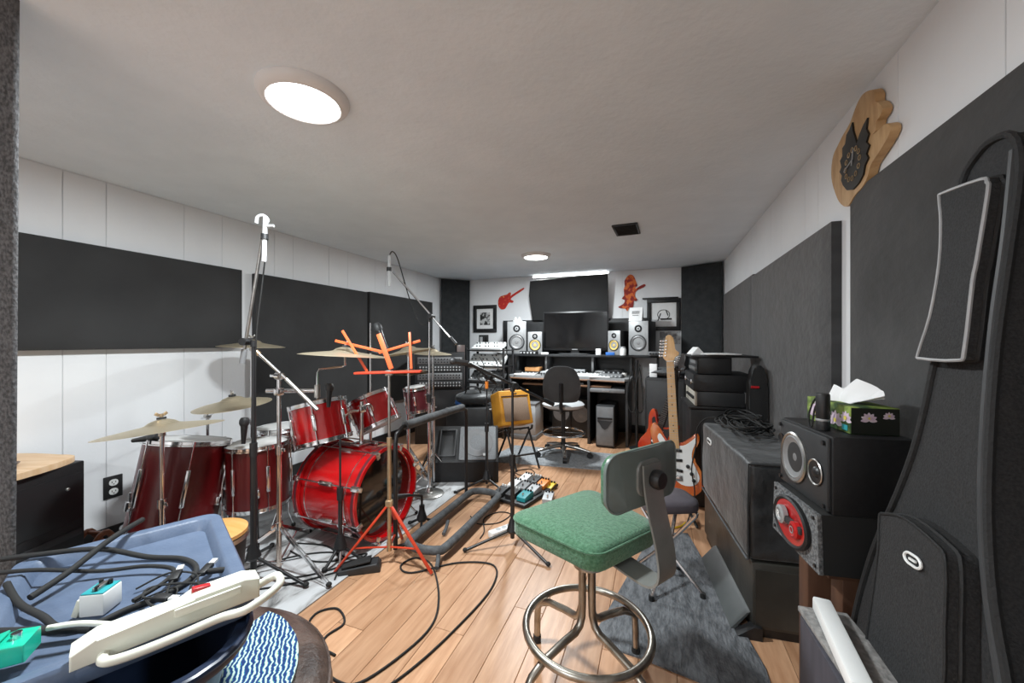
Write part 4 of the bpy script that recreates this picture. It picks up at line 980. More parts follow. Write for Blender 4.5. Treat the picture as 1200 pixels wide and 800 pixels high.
for x, lb in ((-1.115,'round grey speaker cone facing out under the desk, behind the chair post'), (-.875,'round grey speaker cone facing out under the desk, next to the computer tower')):
    t = thing('subwoofer', lb, 'speaker', (x,4.78,0))
    MB().box((0,0,.24),(.235,.26,.46),bev=.006).build('cabinet', 'black_plastic', t)
    MB().lathe([(.095,0),(.10,.008),(.088,.010),(.06,.0),(.03,.008),(0,.012)], 32, Matrix.Translation((0,-.131,.29)) @ Matrix.Rotation(R(90),4,'X')).build('cone', 'cone_grey', t)

# ------------------------------------------------------------------ office chair
oc = thing('office_chair', 'black office chair with grey seat and foot ring at the desk', 'chair', (-.905,3.86,.0075), R(8))
bo = [(p.x,p.y) for p in catmull([(-.165,.60,0),(-.182,.70,0),(-.172,.80,0),(-.13,.885,0),(-.06,.92,0),(.06,.92,0),(.13,.885,0),(.172,.80,0),(.182,.70,0),(.165,.60,0),(.10,.575,0),(-.10,.575,0)],4,True)]
bb = MB().prism(bo, .045, Matrix.Translation((0,-.195,0)) @ XZ, bev=.012)
for v in bb.bm.verts: v.co.y += 1.1*v.co.x**2-.06*(v.co.z-.6)
bb.build('backrest', 'dark_grey', oc)
MB().tube([(0,-.06,.46),(0,-.20,.47),(0,-.252,.52),(0,-.262,.76)],.018,8).build('back_bar', 'black_metal', oc)
MB().lathe([(0,.485),(.17,.485),(.205,.50),(.215,.525),(.19,.545),(.10,.552),(0,.55)], 36, Matrix.Diagonal((1,.95,1,1))).build('seat', 'light_grey', oc)
MB().lathe([(0,.46),(.10,.46),(.16,.475),(.17,.487),(0,.487)], 24).build('seat_pan', 'black_plastic', oc)
MB().cyl((0,0,.09),(0,0,.46),.022).build('gas_post', 'black_metal', oc)
MB().tube([(.215*math.cos(2*PI*i/36),.215*math.sin(2*PI*i/36),.235) for i in range(36)],.010,8,closed=True).build('foot_ring', 'chrome', oc)
rep('ring_spoke', MB().cyl((.02,0,.235),(.21,0,.235),.007,n=8), 'black_metal', oc, [rotz(2*PI*i/5) for i in range(5)])
sp = rep('base_arm', MB().tube([(.02,0,.105),(.14,0,.09),(.27,0,.062)],[.020,.018,.013],10), 'steel', oc, [rotz(R(-82)+2*PI*i/5) for i in range(5)])
wm = MB().cyl((.27,-.018,.028),(.27,.018,.028),.026).mesh('caster')
for s_ in sp: link('caster', wm, 'black_plastic', s_)
MB().cyl((0,0,.07),(0,0,.13),.032).build('base_hub', 'black_plastic', oc)

# ------------------------------------------------------------------ equipment rack left of the desk
er = thing('equipment_rack', 'black open equipment rack standing between the desk and the left corner', 'rack', (-1.99,4.44,0))
for x in (-.25,.25):
    for y in (-.15,.17): MB().box((x,y,.545),(.025,.025,1.09),bev=.003).build('upright', 'black_metal', er)
for z in (.12,.44,.66,.86,1.06): MB().box((0,.01,z),(.52,.34,.014),bev=.003).build('shelf', 'black_metal', er)
def mixer(label, x, y, z, w_, d_, h_, tl, m='light_grey', n=8, rows=3):
    t = thing('mixer', label, 'mixer', (x,y,z))
    rm = Matrix.Rotation(R(tl),4,'X')
    MB().box((0,0,h_/2),(w_,d_,h_),bev=.005).build('housing', m, t).matrix_basis = rm
    b = MB(); c = MB()
    for i in range(n):
        for j in range(rows):
            (b if (i+j) % 3 else c).cyl((-w_/2+w_*(i+.5)/n, -d_/2+d_*(j+.5)/rows, h_),(-w_/2+w_*(i+.5)/n, -d_/2+d_*(j+.5)/rows, h_+.014),.009,.007,n=8)
    stuff(b.build('knobs', 'dark_grey', t)).matrix_basis = rm; stuff(c.build('pale_knobs', 'white', t)).matrix_basis = rm
    return t
mixer('white desktop mixer on the top of the equipment rack', -1.99, 4.43, 1.08, .40, .20, .05, 22, 'white', 10, 2)
mixer('white mixer with rows of knobs tilted on the rack below the top one', -1.99, 4.40, .90, .46, .22, .06, 40, 'white', 9, 3)
mixer('grey patch unit on the middle shelf of the equipment rack', -1.99, 4.40, .70, .44, .20, .06, 35, 'mid_grey', 8, 3)
mixer('white effects unit on the lower shelf of the equipment rack', -1.99, 4.40, .48, .42, .20, .06, 35, 'light_grey', 6, 2)
box_thing('red_case', 'reddish toolbox on the bottom shelf of the equipment rack', 'box', (-1.99,4.44,.1275), (.40,.26,.16), 'brown_gloss')
for i, (x, y) in enumerate(((-1.86,4.27),(-2.05,4.27))):
    cable(('bundle of dark cable hanging on the front of the equipment rack', 'second dark cable hanging on the equipment rack, nearer the corner')[i], [(x,y,.98),(x+.07,y-.02,.86),(x-.02,y-.03,.74),(x+.06,y-.02,.66),(x,y-.03,.55),(x+.05,y-.02,.40)], .006)
# patch bay rack by the left wall
pr_ = thing('patch_bay_rack', 'black rack with rows of patch sockets behind the cymbal stands', 'rack', (-2.42,3.98,0), R(28))
MB().box((0,0,.52),(.56,.36,1.04),bev=.006).build('cabinet', 'black_plastic', pr_)
for i, z in enumerate((.95,.86,.77,.68)):
    p = MB().box((0,-.184,z),(.50,.012,.078),bev=.003).build('rack_unit', 'dark_grey' if i % 2 else 'mid_grey', pr_)
    b = MB()
    for r_ in (-.016,.016):
        for k_ in range(14): b.cyl((-.22+k_*.034,-.19,z+r_),(-.22+k_*.034,-.198,z+r_),.009,n=8)
    stuff(b.build('sockets', 'light_grey' if i % 2 else 'black_trim', p))
MB().box((0,-.184,.36),(.50,.010,.50),bev=.004).build('blank_panel', 'black_trim', pr_)
# black equipment case behind the floor monitor
t = thing('equipment_case', 'black equipment case standing behind the floor monitor', 'case', (-1.80,3.58,0), R(14))
MB().box((0,0,.26),(.46,.34,.50),bev=.012).build('body', 'black_plastic', t)
for x in (-.22,.22):
    for y in (-.16,.16): MB().box((x,y,.495),(.03,.03,.03),bev=.006).build('corner_cap', 'steel', t)
t = thing('black_bag', 'soft black bag lying on top of the equipment case', 'bag', (-1.78,3.58,.5125), R(14))
MB().sph((0,0,.075),1,(.20,.13,.075),20,12).wob(.02,9,3).build('body', 'cover', t)
MB().tube([(-.08,-.05,.13),(-.05,-.06,.19),(.05,-.06,.19),(.08,-.05,.13)],.008,6,k=4).build('strap', 'nylon_dark', t)
box_thing('blue_cloth', 'small blue plastic bag lying on the equipment case edge', 'bag', (-1.92,3.50,.5125), (.07,.06,.06), 'blue_glove', R(30), .02)

# ------------------------------------------------------------------ right of the desk
t = thing('speaker_cabinet', 'tall dark grey speaker cabinet behind the maple neck guitar', 'speaker', (.09,4.45,0), R(-6))
MB().box((0,0,.40),(.40,.36,.78),bev=.012).build('cabinet', 'black_plastic', t)
MB().box((0,-.184,.40),(.36,.012,.72),bev=.004).build('grille', 'dark_grey', t)
t = thing('keyboard_bag', 'crumpled grey cover on top of the tall speaker cabinet', 'cover', (.09,4.43,.7925))
MB().sph((0,0,.05),1,(.19,.15,.05),20,10).wob(.015,12,5).build('cloth', 'foam_grey', t)
box_thing('white_folder', 'white folder leaning on the grey cover near the guitar neck', 'folder', (-.045,4.34,.7925), (.08,.02,.14), 'paper', R(-20))
t = thing('pedestal', 'thin black floor post between the desk and the speaker cabinet', 'stand', (-.215,4.40,0))
MB().cyl((0,0,.01),(0,0,.97),.016).build('post', 'black_metal', t); MB().lathe([(0,0),(.08,0),(.08,.012),(.03,.03),(0,.03)],24).build('base', 'black_metal', t)
for i, x in enumerate((-.26,-.18)):
    cable(('dark cable loop hanging beside the desk end', 'second dark cable loop hanging at the speaker post')[i], [(x,4.35,.92),(x-.05,4.33,.6),(x-.02,4.33,.42),(x+.03,4.33,.45),(x+.02,4.34,.7),(x-.01,4.35,.93)], .006)

# desk clutter
for nm, lb, cat, loc, sz, m, rz in (
    ('compact_disc_box', 'stack of white disc boxes on the desk in front of the shelf supports', 'box', (-1.262,4.705,ZD), (.11,.11,.055), 'paper', .1),
    ('audio_interface', 'silver audio interface with knobs beside the white keyboard', 'interface', (-.675,4.82,ZD), (.10,.12,.05), 'silver', 0),
    ('cassette_pile', 'small pile of black cassettes on the left of the desktop', 'cassette', (-1.64,4.55,ZD), (.07,.10,.045), 'black_plastic', .2),
    ('white_remote', 'white remote control lying on the desktop edge', 'remote', (-.80,4.52,ZD), (.16,.045,.018), 'white', -.1),
    ('note_pad', 'white note pad lying between the mixer and the keyboard', 'notebook', (-1.04,4.545,ZD), (.11,.09,.014), 'paper', .15),
    ('metal_tin', 'small metal tin at the right end of the desktop', 'tin', (-.36,4.60,ZD), (.06,.06,.05), 'steel', 0),
    ('grey_modem', 'grey box with lights at the far right end of the desk shelf', 'device', (-.04,4.66,ZS), (.12,.10,.045), 'mid_grey', .1),
    ('keyboard_computer', 'grey computer keyboard on the tray under the desktop', 'keyboard', (-1.02,4.54,.6645), (.42,.13,.02), 'mid_grey', 0),
    ('white_headphones_box', 'white box on the desk shelf left of the large left speaker', 'box', (-1.93,4.70,ZS), (.10,.10,.06), 'paper', .1)):
    box_thing(nm, lb, cat, loc, sz, m, rz, .004, front_knobs(4, sz, 'dark_grey') if m in ('silver','mid_grey') and sz[2] > .03 else None)

# ------------------------------------------------------------------ guitars
def guitar(label, loc, quat, body_m, guard_m, neck_m, board_m, sc=1.0, dots=True):
    t = thing('electric_guitar', label, 'guitar', loc, quat=quat)
    k = sc
    ol = [(0,0),(.09,.008),(.148,.055),(.160,.12),(.138,.185),(.112,.235),(.116,.285),(.14,.335),(.150,.375),(.132,.395),(.095,.365),(.052,.335),(.028,.330),(-.028,.335),(-.055,.37),(-.08,.42),(-.112,.455),(-.138,.435),(-.140,.37),(-.118,.29),(-.110,.24),(-.135,.185),(-.162,.12),(-.150,.05),(-.09,.008)]
    poly = [(p.x*k, p.y*k) for p in catmull([(x,y,0) for x,y in ol], 4, True)]
    MB().prism(poly, .042*k, Matrix.Translation((0,.021*k,0)) @ XZ, bev=.006*k).build('body', body_m, t)
    gd = [(.03,.075),(.10,.075),(.135,.12),(.118,.18),(.098,.235),(.102,.285),(.122,.335),(.128,.372),(.095,.345),(.05,.318),(-.03,.318),(-.06,.355),(-.085,.39),(-.10,.36),(-.075,.30),(-.07,.25),(-.05,.17),(-.03,.13)]
    gpoly = [(p.x*k, p.y*k) for p in catmull([(x,y,0) for x,y in gd], 3, True)]
    gg = MB().prism(gpoly, .003*k, Matrix.Translation((0,-.0212*k,0)) @ XZ).build('pickguard', guard_m, t)
    for i, (x, z, a) in enumerate(((0,.285,0),(0,.225,0),(0,.165,.18))):
        MB().box((x*k,-.0275*k,z*k),(.085*k,.010*k,.017*k),Matrix.Rotation(a,4,'Y'),bev=.003*k).build('pickup', 'black_plastic' if guard_m == 'white' else 'white', t)
    for x, z in ((.072,.19),(.092,.145),(.102,.105)): MB().cyl((x*k,-.024*k,z*k),(x*k,-.040*k,z*k),.012*k,.009*k,n=14).build('control_knob', 'black_plastic', t)
    MB().box((0,-.026*k,.115*k),(.075*k,.012*k,.035*k),bev=.002*k).build('bridge', 'chrome', t)
    nk = [(-.028,.30),(.028,.30),(.0215,.86),(-.0215,.86)]
    n_ = MB().prism([(x*k,z*k) for x,z in nk], .022*k, Matrix.Translation((0,-.006*k,0)) @ XZ, bev=.002*k).build('neck', neck_m, t)
    MB().prism([(x*k,z*k) for x,z in nk], .004*k, Matrix.Translation((0,-.0281*k,0)) @ XZ).build('fretboard', board_m, n_)
    def wdt(z): return .028-.0065*(z-.30)/.56
    z = .86; fz = []
    for i in range(20):
        z -= (z-.115+0)*.0561*.98; fz.append(z)
    for z in fz:
        if z > .31: MB().box((0,-.0328*k,z*k),(2*wdt(z)*k,.0014*k,.0022*k)).build('fret', 'steel', n_)
    for i in (2,4,6,8,11,14,16):
        zz = (fz[i]+fz[i-1])/2
        if zz > .32: MB().cyl((0,-.0322*k,zz*k),(0,-.0330*k,zz*k),.0042*k,n=10).build('fret_dot', 'rosewood', n_)
    hs = [(-.0215,.86),(.0215,.86),(.030,.885),(.052,.895),(.056,.915),(.040,.925),(.034,.945),(.030,1.0),(.012,1.03),(-.012,1.028),(-.024,1.0),(-.034,.93),(-.042,.89)]
    hp = [(p.x*k,p.y*k) for p in catmull([(x,y,0) for x,y in hs], 3, True)]
    MB().prism(hp, .015*k, Matrix.Translation((0,-.008*k,0)) @ XZ, bev=.002*k).build('headstock', neck_m, t)
    for i in range(6):
        z = .895+i*.020; x = -.036+.012*(i/5)
        MB().cyl((x*k+.008*k,-.022*k,z*k),(x*k+.008*k,-.032*k,z*k),.0045*k,n=8).cyl((x*k+.008*k,-.015*k,z*k),(x*k-.022*k,-.015*k,z*k),.003*k,n=6).sph((x*k-.026*k,-.015*k,z*k),.008*k,(1,.7,1),8,6).build('tuner', 'chrome', t)
    MB().box((0,-.034*k,.858*k),(.043*k,.006*k,.004*k)).build('nut', 'paper', t)
    b = MB()
    for i in range(6): b.cyl(((-.017+.0068*i)*k,-.037*k,.86*k),((-.026+.0104*i)*k,-.037*k,.12*k),.0006*k,n=4)
    stuff(b.build('strings', 'steel', t))
    return t
def gq(back, roll, yaw_): return Quaternion((0,0,1), yaw_) @ Quaternion((0,1,0), roll) @ Quaternion((1,0,0), -back)
guitar('sunburst electric guitar with white pickguard and maple neck on a stand', (.118,2.73,.165), gq(R(5), R(-3), R(-4)), 'sunburst', 'white', 'maple', 'maple', 1.02)
guitar('red and orange electric guitar half hidden behind the maple neck guitar', (-.05,3.36,.20), gq(R(10), R(13), R(-30)), 'guitar_red', 'black_plastic', 'rosewood', 'rosewood', .88)
def guitar_stand(label, loc, rz, h, y_off=.0):
    t = thing('guitar_stand', label, 'stand', loc, rz)
    MB().cyl((0,.10,.10),(0,.13,h),.011).build('post', 'black_metal', t)
    for a in (-55, 235, 90):
        d = V((math.cos(R(a)), math.sin(R(a)), 0)); MB().tube([V((0,.10,.20)), V((0,.10,0))+d*.09+V((0,0,.12)), V((0,.10,0))+d*.22+V((0,0,.012))], .009, 8).build('leg', 'black_metal', t)
    for s_ in (-1,1): MB().tube([(0,.10,.20),(s_*.06,.07,.14),(s_*.07,-.005,.135),(s_*.07,-.045,.15)], .009, 8).build('cradle_arm', 'foam_grey', t)
    MB().tube([(-.042,.045,h-.01),(-.04,.10,h-.02),(0,.13,h-.02),(.04,.10,h-.02),(.042,.045,h-.01)], .009, 8, k=3).build('neck_yoke', 'foam_grey', t)
    return t
guitar_stand('black stand with padded yoke holding the maple neck guitar', (.11,2.73,0), R(-4), 1.0)
guitar_stand('low black stand holding the red and orange guitar', (-.05,3.39,0), R(-30), .55)

# ------------------------------------------------------------------ gear stack at the right wall
t = thing('gear_cabinet', 'black cabinet carrying the stack of cases by the wall panel', 'cabinet', (.40,3.24,0), R(3))
MB().box((0,0,.345),(.40,.46,.69),bev=.008).build('body', 'black_plastic', t)
MB().cyl((-.19,-.215,.01),(-.19,-.215,.68),.008).build('corner_tube', 'steel', t)
MB().box((0,0,.703),(.42,.47,.02),bev=.004).build('top_board', 'black_trim', t)
t = thing('beige_amplifier', 'beige front amplifier unit lying under the black cases', 'amplifier', (.385,3.225,.7145), R(4))
MB().box((.008,0,.052),(.30,.44,.10),bev=.004).build('housing', 'dark_grey', t)
MB().box((-.148,0,.052),(.014,.44,.10),bev=.003).build('front_panel', 'beige', t)
rep('knob', MB().cyl((-.155,0,0),(-.168,0,0),.012,.010,n=12), 'black_plastic', t, [XF((0,-.17+.055*i,.055)) for i in range(6)])
t = thing('flat_case', 'wide flat black case on top of the beige amplifier unit', 'case', (.418,3.235,.8185), R(3))
MB().box((0,0,.06),(.395,.47,.116),bev=.006).build('body', 'black_plastic', t)
MB().box((-.199,0,.06),(.004,.46,.008)).build('seam', 'steel', t)
for y in (-.16,.16): MB().box((-.203,y,.062),(.010,.04,.035),bev=.003).build('latch', 'chrome', t)
t = thing('tape_deck', 'black tape deck with silver knobs on the flat case', 'device', (.362,3.235,.9375), R(3))
MB().box((0,0,.06),(.215,.42,.116),bev=.005).build('housing', 'black_plastic', t)
MB().box((-.110,0,.06),(.006,.41,.108),bev=.002).build('front_panel', 'dark_grey', t)
rep('knob', MB().cyl((-.112,0,0),(-.124,0,0),.012,n=12), 'silver', t, [XF((0,-.16+.06*i,.035)) for i in range(6)])
MB().box((-.114,.0,.085),(.003,.3,.03)).build('meter', 'mid_grey', t)
t = thing('black_tray', 'thin black board lying on the tape deck', 'board', (.42,3.24,1.0555), R(3)); MB().box((0,0,.008),(.42,.44,.014),bev=.003).build('board', 'black_trim', t)
for i, (x, y, rz, lb) in enumerate(((.335,3.22,.05,'flat white papers on the thin black board'), (.40,3.12,.2,'upper white sheet on the papers of the black board'))):
    t = thing('paper_sheet', lb, 'paper', (x,y,1.071+.007*i), rz); MB().box((0,0,.003),(.22,.28,.006),bev=.001).build('sheets', 'paper', t)
t = thing('folded_paper', 'white folded paper standing up on the gear stack', 'paper', (.262,3.16,1.0785), .3)
MB().prism([(-.045,0),(.045,0),(.0,.05)], .10, Matrix.Translation((0,.05,0)) @ XZ).build('tent', 'paper', t)
t = thing('arched_case', 'arched black soft case leaning against the shiny wall panel', 'case', (.598,2.945,.0), 0)
arch = [(-.05,0),(.05,0),(.05,.80),(.045,.92),(.025,1.0),(0,1.02),(-.025,1.0),(-.045,.92),(-.05,.80)]
MB().prism([(p.x,p.y) for p in catmull([(x,y,0) for x,y in arch],4,True)], .12, XZ, bev=.014).build('body', 'nylon_dark', t)
MB().cyl((-.045,-.123,.88),(.0,-.123,.88),.008).build('red_tag', 'red_switch', t)

# ------------------------------------------------------------------ covered amplifier on its cabinet
uz = R(6.4)
cc = V((.434,2.172,0))
t = thing('speaker_cabinet', 'olive black vinyl speaker cabinet with sloping kick board, on the floor', 'speaker', cc, uz)
MB().box((.005,0,.165),(.27,.80,.26),bev=.006).build('cabinet', 'vinyl', t)
MB().box((.01,0,.018),(.26,.78,.036)).build('plinth', 'black_trim', t)
MB().prism([(-.130,.085),(-.142,.08),(-.205,.004),(-.19,.004)], .52, Matrix.Translation((0,-.38,0)) @ Matrix(((1,0,0,0),(0,0,1,0),(0,1,0,0),(0,0,0,1)))).build('kick_board', 'board_grey', t)
MB().prism([(-.13,.05),(-.20,.0),(-.10,.0),(-.10,.05)], .04, Matrix.Translation((0,-.42,0)) @ Matrix(((1,0,0,0),(0,0,1,0),(0,1,0,0),(0,0,0,1)))).build('end_block', 'black_plastic', t)
MB().box((.0,-.402,.16),(.24,.004,.22)).build('back_cloth', 'vinyl', t)
t = thing('covered_amplifier', 'large amplifier under a black nylon cover, with cables piled on top', 'amplifier', (cc.x,cc.y,.2975), uz)
b = MB().box((0,0,.198),(.288,.80,.39),bev=.022,seg=3)
bmesh.ops.subdivide_edges(b.bm, edges=[e for e in b.bm.edges if e.calc_length() > .1], cuts=7, use_grid_fill=True)
b.wob(.007,7,2).build('cover', 'cover', t, ang=60)
for y in (-.398,.398): MB().tube([(-.142,y,.01),(-.144,y,.2),(-.142,y,.385),(.142,y,.385)], .004, 6).build('piping', 'nylon_dark', t)
MB().tube([(-.145,-.39,.004),(-.147,0,.003),(-.145,.39,.004)], .005, 6).build('hem', 'foam_grey', t)
o = MB().prism(rrect(.085,.030,.014,4), .004, Matrix(((0,0,-1,0),(-1,0,0,0),(0,1,0,0),(0,0,0,1)))).build('badge', 'white', t, (-.1475,.20,.325)); o.rotation_euler = (R(0),0,0)
MB().prism(rrect(.06,.012,.005,3), .0015, Matrix(((0,0,-1,0),(-1,0,0,0),(0,1,0,0),(0,0,0,1)))).build('badge_print', 'dark_grey', o, (-.004,0,0))
rc = random.Random(5)
for i in range(7):
    pts = []; cx, cy = .43+rc.uniform(-.04,.05), 2.38+rc.uniform(-.16,.14); a0 = rc.uniform(0,6)
    for j in range(16):
        a = a0+j*.85; r_ = .10+rc.uniform(-.04,.035)
        pts.append((cx+r_*.8*math.cos(a), cy+r_*1.5*math.sin(a), .709+.006*i+rc.uniform(0,.022)))
    cable(('lowest','second','third','fourth','fifth','sixth','topmost')[i]+' coil of black cable in the pile on the covered amplifier', pts, .0048 if i % 3 else .0038, k=5)
cable('loose black cable end drooping from the covered amplifier to the guitar', [(.36,2.58,.712),(.285,2.64,.70),(.235,2.70,.62),(.225,2.70,.50),(.20,2.68,.36),(.215,2.66,.20),(.16,2.60,.02)], .004)

# ------------------------------------------------------------------ two speakers on a stand by the wall
sr = R(8.6); sc_ = V((.498,1.379,0))
t = thing('speaker_stand', 'brown wooden stand with two columns under the two stacked speakers', 'stand', (sc_.x,sc_.y,0), sr)
MB().box((0,0,.012),(.22,.26,.024),bev=.004).build('base_plate', 'wood_brown', t)
for y in (-.085,.085): MB().box((0,y,.284),(.12,.055,.52),bev=.006).build('column', 'wood_brown', t)
MB().box((0,0,.552),(.19,.24,.02),bev=.003).build('top_plate', 'wood_brown', t)
def face(r, z, y, x): return Matrix.Translation((x,y,z)) @ Matrix.Rotation(R(-90),4,'Y')
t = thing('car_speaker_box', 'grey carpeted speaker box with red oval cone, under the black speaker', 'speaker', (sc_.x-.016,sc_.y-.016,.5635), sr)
cb = MB().prism([(-.13,0),(.13,0),(.12,.152),(-.12,.152)], .20, Matrix.Translation((-.10,0,0)) @ YZ, bev=.006); cb.build('box', 'rubber', t)  # shade on the carpeted sides is put in as a black colour
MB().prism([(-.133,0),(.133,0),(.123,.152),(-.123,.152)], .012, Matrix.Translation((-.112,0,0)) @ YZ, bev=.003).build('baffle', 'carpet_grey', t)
mm = face(0,.078,.0,-.113) @ Matrix.Diagonal((.068,.098,1,1))
MB().lathe([(1.0,0),(1.02,.010),(.94,.014),(.86,.010),(.86,0)], 36, mm, closed=True).build('surround', 'black_plastic', t)
MB().lathe([(.87,.009),(.80,.010),(.45,.001),(.20,.0015),(0,.002)], 36, mm).build('cone', 'cone_red', t)
MB().box((-.121,.0,.078),(.014,.135,.020),bev=.004).build('tweeter_bridge', 'dark_grey', t)
for y, z, r_, m in ((.042,.082,.027,'silver'), (-.038,.070,.024,'cone_red')):
    o = MB().lathe([(r_,0),(r_,.012),(r_*.7,.016),(r_*.4,.010),(0,.014)], 20, face(0,z,y,-.118)).build('tweeter', m, t)
    lt = text_mesh('R' if y > 0 else 'O', .028, .0006)
    l_ = link('emblem', lt, 'white' if y > 0 else 'silver', o); l_.matrix_basis = Matrix.Translation((-.1345,y,z)) @ Matrix(((0,0,-1,0),(-1,0,0,0),(0,1,0,0),(0,0,0,1)))
for y, z in ((.115,.015),(-.115,.015),(.108,.138),(-.108,.138)): MB().cyl((-.112,y,z),(-.116,y,z),.005,n=8).build('screw', 'black_trim', t)
t = thing('bookshelf_speaker', 'black bookshelf speaker lying on its side, under the tissue box', 'speaker', (sc_.x,sc_.y,.7165), sr)
MB().box((.0,0,.1025),(.188,.27,.205),bev=.004).build('cabinet', 'black_plastic', t)
MB().box((-.098,0,.1025),(.014,.262,.197),bev=.006).build('baffle', 'dark_grey', t)
mm = face(0,.1025,.035,-.105)
MB().lathe([(.074,0),(.075,.005),(.070,.008),(.066,.006),(.066,0)], 36, mm, closed=True).build('woofer_ring', 'steel', t)
MB().lathe([(.067,.004),(.060,.007),(.054,.003),(.024,-.006),(.020,-.003),(0,.004)], 36, mm).build('woofer', 'cone_grey', t)
mm = face(0,.095,-.082,-.105)
MB().lathe([(.036,0),(.036,.003),(.030,.004),(.016,.001),(.012,.006),(0,.009)], 28, mm).build('tweeter', 'black_trim', t)
MB().lathe([(.031,.004),(.034,.006),(.036,.004)], 28, mm, closed=True).build('tweeter_ring', 'steel', t)
MB().lathe([(.016,0),(.016,.004),(.012,.002),(0,.001)], 20, face(0,.14,.116,-.105)).build('bass_port', 'black_trim', t)
for y, z in ((.12,.185),(.12,.018),(-.12,.185),(-.12,.018)): MB().cyl((-.105,y,z),(-.111,y,z),.006,n=8).build('grille_peg', 'black_trim', t)
# tissue box
t = thing('tissue_box', 'tissue box printed with water lilies on the black bookshelf speaker', 'tissue box', (.520,1.395,.9225), sr)
MB().box((0,0,.036),(.112,.215,.072),bev=.002).build('carton', 'tissue_print', t)
M['petal'] = mat('lily_petal_print', (.50,.36,.48), .6, col2=(.66,.58,.62), scale=40)
M['petal_core'] = mat('lily_core_print', (.62,.52,.10), .6)
M['panel_dark'] = mat('dark_print', (.012,.014,.01), .5)
MB().box((0,-.1082,.036),(.108,.0014,.068)).build('end_print', 'panel_dark', t)
def flower(y, z, sc__, face_, x=0):
    for i in range(7):
        a = R(-10+33.3*i)
        b = MB().prism([(p.x,p.y) for p in catmull([(.0,-.003,0),(.012,-.007,0),(.026,0,0),(.012,.007,0),(0,.003,0)],3,True)], .0006, rotz(a))
        o = b.build('petal_print', 'petal', t)
        if face_ == 'x': o.matrix_basis = Matrix.Translation((-.0565-.0002*i,y,z)) @ Matrix(((0,0,-1,0),(-1,0,0,0),(0,1,0,0),(0,0,0,1))) @ Matrix.Scale(sc__,4)
        else: o.matrix_basis = Matrix.Translation((x,-.1090-.0002*i,z)) @ XZ @ Matrix.Scale(sc__,4)
    o = MB().cyl((0,0,0),(0,0,.001),.006,n=10).build('core_print', 'petal_core', t)
    if face_ == 'x': o.matrix_basis = Matrix.Translation((-.0585,y,z+.004)) @ Matrix(((0,0,-1,0),(-1,0,0,0),(0,1,0,0),(0,0,0,1)))
    else: o.matrix_basis = Matrix.Translation((x,-.1108,z+.004)) @ XZ @ Matrix.Scale(.5,4)
flower(.055,.028,1.35,'x'); flower(-.045,.022,1.2,'x'); flower(-.09,.036,.9,'x'); flower(0,.040,.75,'y',-.015); flower(0,.048,.55,'y',.03)
MB().box((-.0568,-.085,.014),(.0012,.024,.014)).build('maker_print', 'teal', t)
def tis(u, v):
    y = (-.085+.17*v)*(.45+.75*u)
    z = .072+.068*u*(1-.75*abs(2*v-.9)**1.5)
    return (-.02+.045*u*u+.010*math.sin(v*11)*u, y, z)
MB().sheet(tis, 8, 20, .0012).build('tissue', 'paper', t, ang=50)
MB().sheet(lambda u, v: (.03*u-.02+.02*math.sin(v*5), (-.08+.15*v)*(.5+.7*u)-.03*u, .072+.035*u+.01*math.sin(v*8)*u), 6, 14, .0012).build('tissue', 'paper', t, ang=50)
t = thing('flashlight', 'small black cylinder with a silver band in front of the tissue box', 'flashlight', (.432,1.315,.9225), sr)
MB().lathe([(0,0),(.0155,0),(.0165,.003),(.0165,.028),(.0155,.030),(.0155,.034),(.0165,.036),(.0165,.098),(.015,.102),(0,.102)], 24).build('body', 'black_plastic', t)
MB().lathe([(.0167,.026),(.0172,.027),(.0172,.031),(.0167,.032)], 24, closed=True).build('band', 'silver', t)
MB().tube([(-.004,.016,.09),(-.006,.035,.075),(-.010,.05,.035),(-.012,.045,.004),(-.010,.035,.003),(-.006,.03,.05),(-.002,.017,.08)], .0025, 6, k=4).build('wrist_strap', 'nylon_dark', t)

# ------------------------------------------------------------------ guitar bags at the right
def sheared(x0, k, dy=0): return Matrix(((0,k,1,x0),(1,0,0,dy),(0,1,0,0),(0,0,0,1)))   # polygon (y, z) in the leaning plane x = x0 + k z, extruded to +x
bag = [(.985,1.545),(1.02,1.533),(1.050,1.497),(1.044,1.41),(1.038,1.307),(1.039,1.205),(1.050,1.117),(1.057,1.027),(1.071,.933),(1.102,.829),(1.138,.735),(1.167,.638),(1.190,.507),(1.19,.38),(1.165,.20),(1.08,.07),(.93,.04),(.80,.07),(.72,.20),(.70,.38),(.725,.52),(.775,.657),(.825,.764),(.862,.888),(.885,1.025),(.900,1.17),(.905,1.316),(.912,1.464),(.94,1.53)]
bs_ = [(p.x,p.y) for p in catmull([(a,b,0) for a,b in bag],3,True)]
def gig(label, x0, k_, dy, sc=1, loc=(0,0,0)):
    t = thing('guitar_bag', label, 'guitar bag', (x0+.05, .95+dy, .0))
    off = Matrix.Translation((-(x0+.05), -(.95+dy), 0))
    mm = off @ sheared(x0, k_, dy)
    MB().prism(bs_, .065, mm).build('body', 'nylon', t)
    MB().tube([mm @ V((a,b,-.002)) for a,b in bs_], .007, 8, closed=True).build('edge_binding', 'nylon_dark', t)
    inn = [( .95+(a-.95)*.86, .79+(b-.79)*.965) for a,b in bs_]
    return t, off
t, off = gig('long black nylon guitar bag with two zipped pockets leaning on the wall panel', .40, .12, 0)
zl = [(.905,1.50),(.893,1.35),(.888,1.2),(.872,1.03),(.848,.89),(.812,.77),(.765,.66),(.712,.53)]
MB().tube([off @ sheared(.40,.12) @ V((a+.022,b,-.006)) for a,b in zl], .006, 8, k=4).build('zipper', 'dark_grey', t)
